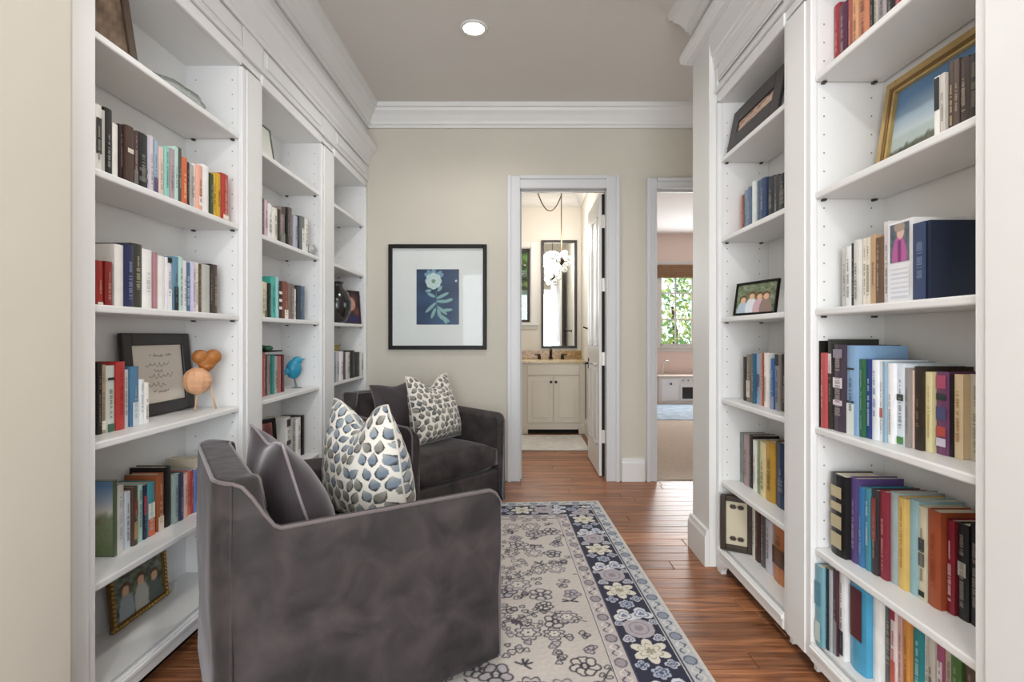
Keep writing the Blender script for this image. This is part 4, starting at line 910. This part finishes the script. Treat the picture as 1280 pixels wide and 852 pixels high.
    def blob(s0, e0, R, n, fill, line, depth=0.3, k=1.0, rot=0):
        nonlocal c
        ds = ph-s0; ds = np.where(ds > per/2, ds-per, ds); ds = np.where(ds < -per/2, ds+per, ds); de = e-e0
        rr = np.hypot(ds, de*k); th = np.arctan2(de, ds)+rot; R_ = R*(1-depth+depth*np.abs(np.cos(n*th/2)))
        c = np.where((navy & (rr < R_))[..., None], hx(fill), c); c = np.where((navy & (rr < R_*0.3))[..., None], hx(line), c)
        c = np.where((navy & (np.abs(rr-R_*0.62) < 0.003))[..., None], hx(line), c)
    blob(0.08, ec, 0.076, 6, '#d3cdc0', '#9a957f', 0.5); blob(0.23, ec, 0.068, 2, '#a9a0a6', '#8c838c', 0.12); blob(0.325, ec+0.036, 0.05, 3, '#d5d3d2', '#6d7390', 0.5); blob(0.335, ec-0.04, 0.05, 3, '#c9ccd2', '#6d7390', 0.5)
    blob(0.415, ec, 0.036, 6, '#a7adba', '#4a5070'); blob(0.16, ec+0.06, 0.026, 3, '#c9c6c4', '#6d7390'); blob(0.16, ec-0.06, 0.026, 3, '#c9c6c4', '#6d7390'); blob(0.27, ec-0.07, 0.022, 3, '#c9c6c4', '#6d7390'); blob(0.27, ec+0.07, 0.022, 3, '#c9c6c4', '#6d7390'); blob(0.0, ec+0.055, 0.028, 4, '#b7bac2', '#4a5070', .4); blob(0.0, ec-0.055, 0.028, 4, '#b7bac2', '#4a5070', .4)
    for a in (0.080, 0.265, 0.338): put(band(a-0.0025, a+0.0035), hx('#35354a'))
    put(band(0, 0.014), hx('#c9c3ba'))
    c = np.clip(c*(1+0.06*noise2(u*230, v*190, 7, 7)[..., None]), 0, 1)
    z = 0.011+0.0006*noise2(u*300, v*310, 4, 6); z[e < 0.002] = 0.0005; z += 0.0015*np.clip(noise2(u*2.5, v*2, 2), -1, 1)*(e > 0.02)
    o = grid_mesh('rug', u-W_, v-L_, z, c, painted('wool_pile', 0.95, 0.05, 0.3, 500))
    o.location = (0.575, 3.675, 0.0004); o.rotation_euler = (0, 0, math.radians(3.06))
    tag(o, 'cream oriental rug with a navy floral border on the wood floor', 'rug')
rug()

# ------------------------------------------------------------------ framed blue print on the rear wall
def print_blue(u, v):
    c = mixc(hx('#172c4e'), hx('#274a70'), 0.5+0.7*noise2(u*5, v*6, 3)); asp = 1.29
    def leaf(x, y, a, L_, W_, col, k=1.0):
        nonlocal c
        du, dv = u-x, (v-y)*asp; p = du*math.cos(a)+dv*math.sin(a); q = -du*math.sin(a)+dv*math.cos(a); s = p/L_
        d = np.abs(q)/(W_*np.sqrt(np.clip(s*(1-s)*4, 1e-4, 1))); c = mixc(c, hx(col), np.where((s > 0) & (s < 1), (1.1-d)*4*k, 0))
    for x, a in ((0.22, 2.6), (0.32, 2.2), (0.52, 0.8), (0.62, 0.5), (0.4, 1.6)): leaf(0.41, 0.82, a, 0.26, 0.06, '#6f93a8', 0.8)
    r = np.hypot(u-0.40, (v-0.785)*asp); th = np.arctan2((v-0.785)*asp, u-0.4)
    R = 0.205*(0.9+0.1*np.abs(np.cos(4*th))); c = mixc(c, hx('#c3d3d2'), (R-r)/0.02); c = mixc(c, hx('#8fa9ae'), (np.sin(r*90+3*np.sin(3*th)) > 0.4)*(r < R*0.9)*0.55); c = mixc(c, hx('#6f8474'), (0.05-r)/0.01)
    for y0, y1 in ((0.05, 0.60),): c = mixc(c, hx('#7da0a8'), (1.3-np.abs(u-0.46-0.08*(0.6-v))/0.008)*(v > 0.12)*(v < 0.62)*0.7)
    for x, y, a, L_ in ((0.47, 0.47, 0.45, 0.32), (0.47, 0.42, 0.0, 0.3), (0.46, 0.40, 3.9, 0.34), (0.49, 0.33, -0.7, 0.3), (0.50, 0.28, -1.2, 0.26), (0.5, 0.2, -0.6, 0.34), (0.44, 0.5, 2.7, 0.2), (0.55, 0.25, 0.1, 0.3), (0.6, 0.16, -1.0, 0.22), (0.45, 0.3, 4.3, 0.26), (0.35, 0.62, 3.3, 0.14), (0.5, 0.6, 0.9, 0.16), (0.68, 0.42, 0.3, 0.18)): leaf(x, y, a, L_, 0.042, '#7fa5a6', 0.62)
    return mixc(c, hx('#d8d0cf'), (0.03-np.hypot(u-0.93, (v-0.79)*asp))/0.01)
PX = (547.5-VX)/152; fr = frame('framed_print', 'square black framed blue botanical print in a wide white mount on rear wall', 'framed picture', 0.805, 0.860, 0.032, 0.03, BLACK, print_blue, (PX, WY-0.001, CZ+(VY-436.5)/152), 0, 0.0, mount=(0.196, 0.171), mm=mat('#dcdcdb', 0.7, 'mount_board'), nx=100, ny=120)
for ch in fr.children:
    if ch.name.startswith('picture'):
        ch.scale = (1.0, 1.0, 1.0)
ob('glazing', MB().box(-0.365, 0.365, -0.0225, -0.0205, 0.035, 0.825), thin_glass('picture_glass', 0.012), fr, local=True)

# ------------------------------------------------------------------ bathroom beyond the first doorway
BY = 6.75; BATHW = mat('#dfdad1', 0.75, 'bath_wall_paint', var=0.02, vscale=2)
b = MB(); wx0, wx1, wz0, wz1 = -0.45, 0.165, 1.36, 2.36
b.box(-1.0, wx0, BY, BY+0.12, 0, CEILZ); b.box(wx1, 0.95, BY, BY+0.12, 0, CEILZ); b.box(wx0, wx1, BY, BY+0.12, 0, wz0); b.box(wx0, wx1, BY, BY+0.12, wz1, CEILZ)
struct('wall_bath_rear', b, BATHW)
struct('wall_bath_right', MB().box(0.825, 0.95, WY+0.12, BY, 0, CEILZ), BATHW)
struct('wall_bath_left', MB().box(-1.1, -1.0, WY+0.12, BY+0.12, 0, CEILZ), BATHW)
struct('ceiling_bath', MB().box(-1.1, 0.95, WY+0.12, BY+0.12, CEILZ, CEILZ+0.1), mat('#e8e2d6', 0.85, 'bath_ceiling_paint'))
struct('trim_6', MB().sweep([(0.825, BY), (-1.0, BY)], CROWN), WHITE2)
struct('trim_7', MB().sweep([(0.825, WY+0.13), (0.825, BY)], CROWN), WHITE2)
struct('baseboard_bath', MB().sweep([(0.825, WY+0.13), (0.825, BY)], BASE), WHITE2)
def window(name, x0, x1, z0, z1, y, cas, cols_, rows_n, sashm, side_=1):
    b = MB()
    for a, c in ((x0-cas, x0), (x1, x1+cas)): b.box(a, c, y-0.02, y, z0-cas, z1+cas)
    b.box(x0, x1, y-0.02, y, z1, z1+cas); b.box(x0-cas-0.02, x1+cas+0.02, y-0.05, y, z0-0.03, z0); b.box(x0, x1, y-0.02, y, z0-cas, z0-0.03)
    for a, c in ((x0, x0+0.012), (x1-0.012, x1)): b.box(a, c, y, y+0.12, z0, z1)
    b.box(x0, x1, y, y+0.12, z1-0.012, z1); b.box(x0, x1, y, y+0.12, z0, z0+0.012)
    t = struct(name, b, WHITE2, bevel=0.003)
    s = MB(); f = 0.035; q0, q1 = y+0.05, y+0.08
    s.box(x0+0.012, x0+f+0.012, q0, q1, z0+0.012, z1-0.012); s.box(x1-f-0.012, x1-0.012, q0, q1, z0+0.012, z1-0.012); s.box(x0+f, x1-f, q0, q1, z0+0.012, z0+f+0.012); s.box(x0+f, x1-f, q0, q1, z1-f-0.012, z1-0.012)
    ob('window_frame', s, sashm, t)
    for i in range(1, cols_): xx = x0+(x1-x0)*i/cols_; ob('muntin', MB().box(xx-0.012, xx+0.012, q0, q1, z0+0.04, z1-0.04), sashm, t)
    for i in range(1, rows_n): zz = z0+(z1-z0)*i/rows_n; ob('muntin', MB().box(x0+0.04, x1-0.04, q0+0.002, q1-0.002, zz-0.012, zz+0.012), sashm, t)
    for i in range(cols_):
        for j in range(rows_n):
            ob('pane', MB().box(x0+(x1-x0)*i/cols_+0.01, x0+(x1-x0)*(i+1)/cols_-0.01, y+0.063, y+0.066, z0+(z1-z0)*j/rows_n+0.01, z0+(z1-z0)*(j+1)/rows_n-0.01), GLASS, t)
    return t
window('window_1', wx0, wx1, wz0, wz1, BY, 0.075, 1, 1, mat('#3a3028', 0.5, 'bronze_sash'))
# vanity
VF = 6.24; CREAM = mat('#d2cabb', 0.45, 'cream_cabinet_paint', var=0.02, vscale=4)
t = thing('vanity_cabinet', 'cream two-door vanity with dark knobs under the tall mirror', 'cabinet', (0.425, 6.49, 0))
b = MB().box(0.035, 0.815, VF, BY-0.005, 0.10, 0.86); ob('carcass', b, CREAM, t, bevel=0.003)
ob('toe_board', MB().box(0.12, 0.73, VF+0.05, VF+0.07, 0.0, 0.10), DARKGAP, t)
for x in (0.035, 0.735): ob('foot', MB().box(x, x+0.08, VF-0.004, VF+0.07, 0, 0.11), CREAM, t, bevel=0.003)
ob('valance', MB().box(0.115, 0.735, VF-0.002, VF+0.02, 0.055, 0.11), CREAM, t)
d = MB().box(0.11, 0.74, VF-0.018, VF, 0.715, 0.835); ob('false_drawer', d, CREAM, t, bevel=0.005)
for x0, x1, kx in ((0.11, 0.4225, 0.395), (0.4275, 0.74, 0.455)):
    d = MB().box(x0, x1, VF-0.018, VF, 0.14, 0.70)
    dd = ob('door', d, CREAM, t, bevel=0.004)
    ob('raised_panel', MB().box(x0+0.06, x1-0.06, VF-0.026, VF-0.018, 0.20, 0.64), CREAM, dd, bevel=0.007, seg=2)
    k = MB().lathe([(0.006, 0), (0.006, 0.012), (0.016, 0.018), (0.016, 0.028), (0.006, 0.034)], 12); kb = ob('knob', k, BRONZE, dd, local=True, smooth=True); kb.location = (kx-0.425, VF-0.018-6.49, 0.635); kb.rotation_euler = (PI/2, 0, 0)
GRAN = mat('#a5814a', 0.25, 'brown_granite', var=0.45, vscale=45)
ct = thing('vanity_countertop', 'brown granite countertop with backsplash on the cream vanity', 'countertop', (0.425, 6.49, 0.861))
ob('slab', MB().box(0.02, 0.823, VF-0.02, BY-0.005, 0.861, 0.895), mat('#c9b48c', 0.25, 'polished_granite_edge', var=0.25, vscale=60), ct, bevel=0.004)
ob('backsplash', MB().box(0.02, 0.823, BY-0.025, BY-0.003, 0.895, 1.0), GRAN, ct, bevel=0.002)
f = thing('faucet', 'dark bronze faucet with two handles on the granite countertop', 'faucet', (0.42, 6.62, 0.896))
ob('spout', MB().lathe([(0.026, 0), (0.022, 0.02), (0.016, 0.03), (0.016, 0.11), (0.012, 0.14)], 14).tube([(0, 0, 0.11), (0, -0.04, 0.125), (0, -0.10, 0.11), (0, -0.115, 0.085)], [0.014, 0.013, 0.011, 0.011], 10), BRONZE, f, local=True, smooth=True)
for x in (-0.15, 0.15): ob('handle', MB().lathe([(0.024, 0), (0.02, 0.03), (0.012, 0.045), (0.018, 0.06), (0.006, 0.066)], 12, (x, 0, 0)).tube([(x, 0, 0.05), (x+math.copysign(0.055, x), -0.01, 0.058)], 0.008, 8), BRONZE, f, local=True, smooth=True)
# mirror
mt = thing('wall_mirror', 'tall black framed mirror above the vanity', 'mirror', (0.535, BY, 1.03))
b = MB(); mw, mh, mf = 0.47, 1.42, 0.035
for x0, x1, z0, z1 in ((-mw/2, -mw/2+mf, 0, mh), (mw/2-mf, mw/2, 0, mh), (-mw/2+mf, mw/2-mf, 0, mf), (-mw/2+mf, mw/2-mf, mh-mf, mh)): b.box(x0, x1, -0.03, -0.002, z0, z1)
ob('frame', b, mat('#2b241f', 0.4, 'black_bronze'), mt, local=True, bevel=0.004)
ob('mirror_glass', MB().box(-mw/2+mf*0.7, mw/2-mf*0.7, -0.014, -0.003, mf*0.7, mh-mf*0.7), mat('#f0f2f2', 0.01, 'silvered_glass', metal=1), mt, local=True)
# chandelier on a swagged cable
hx_, hy_ = 0.50, 5.95
ch = thing('swag_chandelier', 'glass globe pendant hanging on a swagged cable before the mirror', 'pendant light', (hx_, hy_, 2.06))
cab = [(0.22+0.0*k, hy_, 0) for k in range(1)]
pts = []
for k in range(17):
    q = k/16; x = 0.17+(hx_-0.17)*q; z = 3.05+(2.83-3.05)*q-0.30*4*q*(1-q)*0.95; pts.append((x, hy_, z))
ob('swag_cable', MB().tube(pts, 0.007, 6), mat('#5a4a3a', 0.4, 'bronze_chain', metal=0.5), ch, smooth=True)
ob('rod', MB().tube([(hx_, hy_, CEILZ), (hx_, hy_, 2.15)], 0.006, 8), mat('#6a553f', 0.4, 'bronze_rod', metal=0.5), ch)
rr = random.Random(4); BULB = mat('#fff4e2', 0.3, 'lit_bulb', emit=9); PETAL = mat('#eef0ee', 0.08, 'frosted_glass', trans=0.7)
ob('hub', MB().ellip((hx_, hy_, 2.06), (0.035, 0.035, 0.05), 12, 8), BRONZE, ch, smooth=True)
for k in range(14):
    th = k*2.4; ph_ = math.acos(1-2*(k+0.5)/14); d = Vector((math.sin(ph_)*math.cos(th), math.sin(ph_)*math.sin(th), math.cos(ph_)))
    c_ = Vector((hx_, hy_, 2.06))+d*0.105
    pr = ob('stem', MB().tube([Vector((hx_, hy_, 2.06)), c_], 0.003, 5), BRONZE, ch)
    ob('globe', MB().ellip(c_, (0.032, 0.032, 0.032), 12, 8), PETAL if k % 3 else BULB, ch, smooth=True)
l = bpy.data.lights.new('chandelier', 'POINT'); l.energy = 21; l.color = (1, 0.94, 0.87); l.shadow_soft_size = 0.15
o = bpy.data.objects.new('chandelier', l); o.location = (hx_, hy_-0.05, 2.30); C.objects.link(o)
# bath mat
b = MB().box(-0.25, 0.745, 5.32, 6.12, 0.0, 0.012)
o = ob('bath_mat', b, mat('#c9c5c0', 0.95, 'cotton_pile', var=0.12, vscale=14, bump=0.4, bscale=120), bevel=0.004); tag(o, 'pale grey bath mat on the wood floor before the vanity', 'bath mat')
struct('floor_bath', MB().box(-1.0, 0.825, 5.3, BY, -0.02, -0.001), OAK)
struct('floor_bath_side', MB().box(-1.0, 0.0, WY, 5.3, -0.02, -0.003), OAK)
# wall hook
hk = thing('towel_hook', 'small dark hook on the bathroom wall behind the door', 'hook', (0.825, 5.55, 1.27))
ob('plate', MB().box(0.817, 0.825, 5.53, 5.57, 1.25, 1.29), BRONZE, hk); ob('arm', MB().tube([(0.82, 5.55, 1.27), (0.74, 5.55, 1.275), (0.70, 5.55, 1.29)], 0.009, 8), BRONZE, hk, smooth=True)

# open door, hinged on the right jamb and swung into the bathroom
dx, dy0, dy1 = D1b-0.004, WY+0.105, WY+0.105+0.70
PANELW = mat('#e2e1df', 0.4, 'door_paint', var=0.01, vscale=4)
dr = struct('door_1', MB().box(dx-0.038, dx, dy0, dy1, 0.012, DH-0.012), PANELW, bevel=0.002)
for z0, z1 in ((0.25, 0.95), (1.10, 2.22)):
    for a, c in ((0.10, 0.33), (0.39, 0.60)):
        b = MB(); e = dx-0.038
        b.box(e-0.006, e, dy0+a, dy0+c, z0, z0+0.02); b.box(e-0.006, e, dy0+a, dy0+c, z1-0.02, z1); b.box(e-0.006, e, dy0+a, dy0+a+0.02, z0, z1); b.box(e-0.006, e, dy0+c-0.02, dy0+c, z0, z1)
        b.box(e-0.005, e, dy0+a+0.045, dy0+c-0.045, z0+0.045, z1-0.045)
        ob('door_panel', b, PANELW, dr, bevel=0.003)
hd = MB().tube([(dx-0.038, dy1-0.06, 0.93), (dx-0.085, dy1-0.06, 0.93)], 0.011, 10); hd.tube([(dx-0.083, dy1-0.06, 0.93), (dx-0.083, dy1-0.17, 0.935)], [0.011, 0.008], 10); hd.box(dx-0.044, dx-0.038, dy1-0.085, dy1-0.035, 0.88, 0.98)
ob('door_lever', hd, BRONZE, dr, smooth=False)
for z in (0.35, 1.0, 1.62, 2.15): ob('hinge', MB().box(dx-0.018, dx+0.004, dy0-0.031, dy0-0.001, z-0.055, z+0.055), mat('#cfcac0', 0.35, 'brushed_hinge', metal=0.3), dr)
ob('hinge_gap_shade', MB().box(dx-0.016, dx+0.003, dy0-0.028, dy0-0.001, 0.02, DH-0.02), DARKGAP, dr)  # solid dark strip in place of the shade between door and jamb

# ------------------------------------------------------------------ child's bedroom beyond the second doorway
KY = 9.42; PINK = mat('#e6d4cc', 0.85, 'pink_wall_paint', var=0.02, vscale=2)
b = MB(); kx0, kx1, kz0, kz1 = 2.60, 3.53, 1.00, 2.48
b.box(0.95, kx0, KY, KY+0.12, 0, CEILZ); b.box(kx1, 4.4, KY, KY+0.12, 0, CEILZ); b.box(kx0, kx1, KY, KY+0.12, 0, kz0); b.box(kx0, kx1, KY, KY+0.12, kz1, CEILZ)
struct('wall_bedroom_rear', b, PINK)
struct('wall_bedroom_left', MB().box(0.95, 1.0, WY+0.12, KY, 0, CEILZ), PINK)
struct('wall_bedroom_right', MB().box(4.3, 4.4, WY+0.12, KY, 0, CEILZ), PINK)
struct('wall_bedroom_front', MB().box(3.6, 4.4, WY, WY+0.12, 0, CEILZ), PINK)
struct('ceiling_bedroom', MB().box(0.95, 4.4, WY+0.12, KY+0.12, CEILZ, CEILZ+0.1), mat('#eceae8', 0.9, 'white_ceiling_paint'))
struct('floor_carpet', MB().box(0.95, 4.4, WY+0.02, KY, -0.02, 0.008), mat('#cbbcab', 0.95, 'beige_carpet', var=0.08, vscale=30, bump=0.3, bscale=150))
struct('floor_bedroom_slab', MB().box(0.95, 4.4, 4.2, KY, -0.12, -0.021), DARKGAP)
window('window_2', kx0, kx1, kz0, kz1, KY, 0.09, 3, 3, WHITE2)
sd = thing('roman_shade', 'brown woven roman shade gathered at the top of bedroom window', 'window shade', (3.065, KY-0.03, 2.25))
for k in range(5): ob('shade_fold', MB().box(kx0-0.05, kx1+0.05, KY-0.06-0.006*k, KY-0.025, 2.26+k*0.047, 2.307+k*0.047), mat('#8d6f53', 0.85, 'woven_reed', var=0.25, vscale=50), sd, bevel=0.004)
pk = thing('play_kitchen', "white toy kitchen with a dark oven window beneath bedroom window", 'toy kitchen', (2.95, 9.10, 0.008))
ob('cabinet_body', MB().box(2.46, 3.45, 8.95, 9.30, 0.008, 0.47), mat('#e9e7e5', 0.5, 'toy_white'), pk, bevel=0.005)
ob('worktop', MB().box(2.44, 3.47, 8.93, 9.31, 0.47, 0.50), mat('#d9cbbd', 0.5, 'toy_worktop'), pk, bevel=0.004)
dd = ob('door', MB().box(2.50, 2.80, 8.935, 8.95, 0.06, 0.44), mat('#efeeec', 0.5, 'toy_door'), pk, bevel=0.004); ob('knob', MB().ellip((2.66, 8.925, 0.36), (0.02, 0.015, 0.02), 10, 7), mat('#4a5a78', 0.5, 'blue_knob'), dd, smooth=True)
dd = ob('oven_door', MB().box(2.83, 3.25, 8.935, 8.95, 0.06, 0.36), mat('#efeeec', 0.5, 'toy_door'), pk, bevel=0.004); ob('oven_window', MB().box(2.86, 3.21, 8.93, 8.935, 0.10, 0.30), mat('#2b2724', 0.2, 'dark_glass'), dd)
for k in range(4): ob('knob', MB().ellip((2.88+k*0.09, 8.94, 0.42), (0.018, 0.012, 0.018), 8, 6), mat('#b5b0ac', 0.4, 'grey_knob'), pk, smooth=True)
ob('tap', MB().tube([(2.58, 9.15, 0.50), (2.58, 9.15, 0.70), (2.61, 9.13, 0.75), (2.66, 9.11, 0.75), (2.68, 9.10, 0.71)], 0.012, 8), CHROME, pk, smooth=True)
o = ob('play_rug', MB().box(1.75, 3.9, 7.2, 8.86, 0.008, 0.018), mat('#b3c6d6', 0.95, 'blue_shag', var=0.25, vscale=7, bump=0.5, bscale=90), bevel=0.004); tag(o, 'pale blue mottled rug on the bedroom carpet', 'rug')

# gardens outside the two windows
def shrub(label, cx, cy, cz, rx, ry, rz_, n, seed, cols_):
    t = thing('garden_tree', label, 'tree', (cx, cy, 0))
    ob('trunk', MB().tube([(cx, cy, -0.3), (cx+0.05, cy, cz*0.6), (cx-0.03, cy, cz)], [0.09, 0.07, 0.03], 8), mat('#4a3c2e', 0.9, 'bark'), t, smooth=True)
    r = np.random.RandomState(seed)
    for ci, col in enumerate(cols_):
        m = n//len(cols_); d = r.normal(size=(m, 3)); d /= np.linalg.norm(d, axis=1)[:, None]; rad = r.uniform(0.35, 1.0, (m, 1))**0.5
        c0 = d*rad*np.array([rx, ry, rz_])+np.array([cx, cy, cz]); a = r.normal(size=(m, 3)); a /= np.linalg.norm(a, axis=1)[:, None]; bb = np.cross(a, r.normal(size=(m, 3))); bb /= np.linalg.norm(bb, axis=1)[:, None]
        s = r.uniform(0.05, 0.10, (m, 1)); q = np.stack([c0-a*s, c0+bb*s*0.45, c0+a*s, c0-bb*s*0.45], 1).reshape(-1, 3)
        b = MB(); b.v = [tuple(p) for p in q]; b.f = [(4*i, 4*i+1, 4*i+2, 4*i+3) for i in range(m)]
        tag(ob('foliage', b, mat(col, 0.6, 'leaf'), t, fix=False), kind='stuff')
shrub('dense green shrub outside the bathroom window', -0.1, 7.9, 1.9, 0.8, 0.5, 1.2, 6500, 3, ['#86b45c', '#5f9648', '#b5d27e'])
shrub('sunlit yellow green tree outside the bedroom window', 3.7, 12.2, 1.9, 1.7, 0.6, 1.5, 3600, 8, ['#93c06c', '#d8dd84', '#6aa877', '#eef0b8'])
gd = struct('ground_garden', MB().box(-6, 9, 9.6, 16, -0.35, -0.3), mat('#7f9a5f', 0.95, 'lawn', var=0.2, vscale=5))
struct('ground_side_garden', MB().box(-6, 0.94, 6.9, 9.6, -0.35, -0.3), mat('#7f9a5f', 0.95, 'lawn', var=0.2, vscale=5))
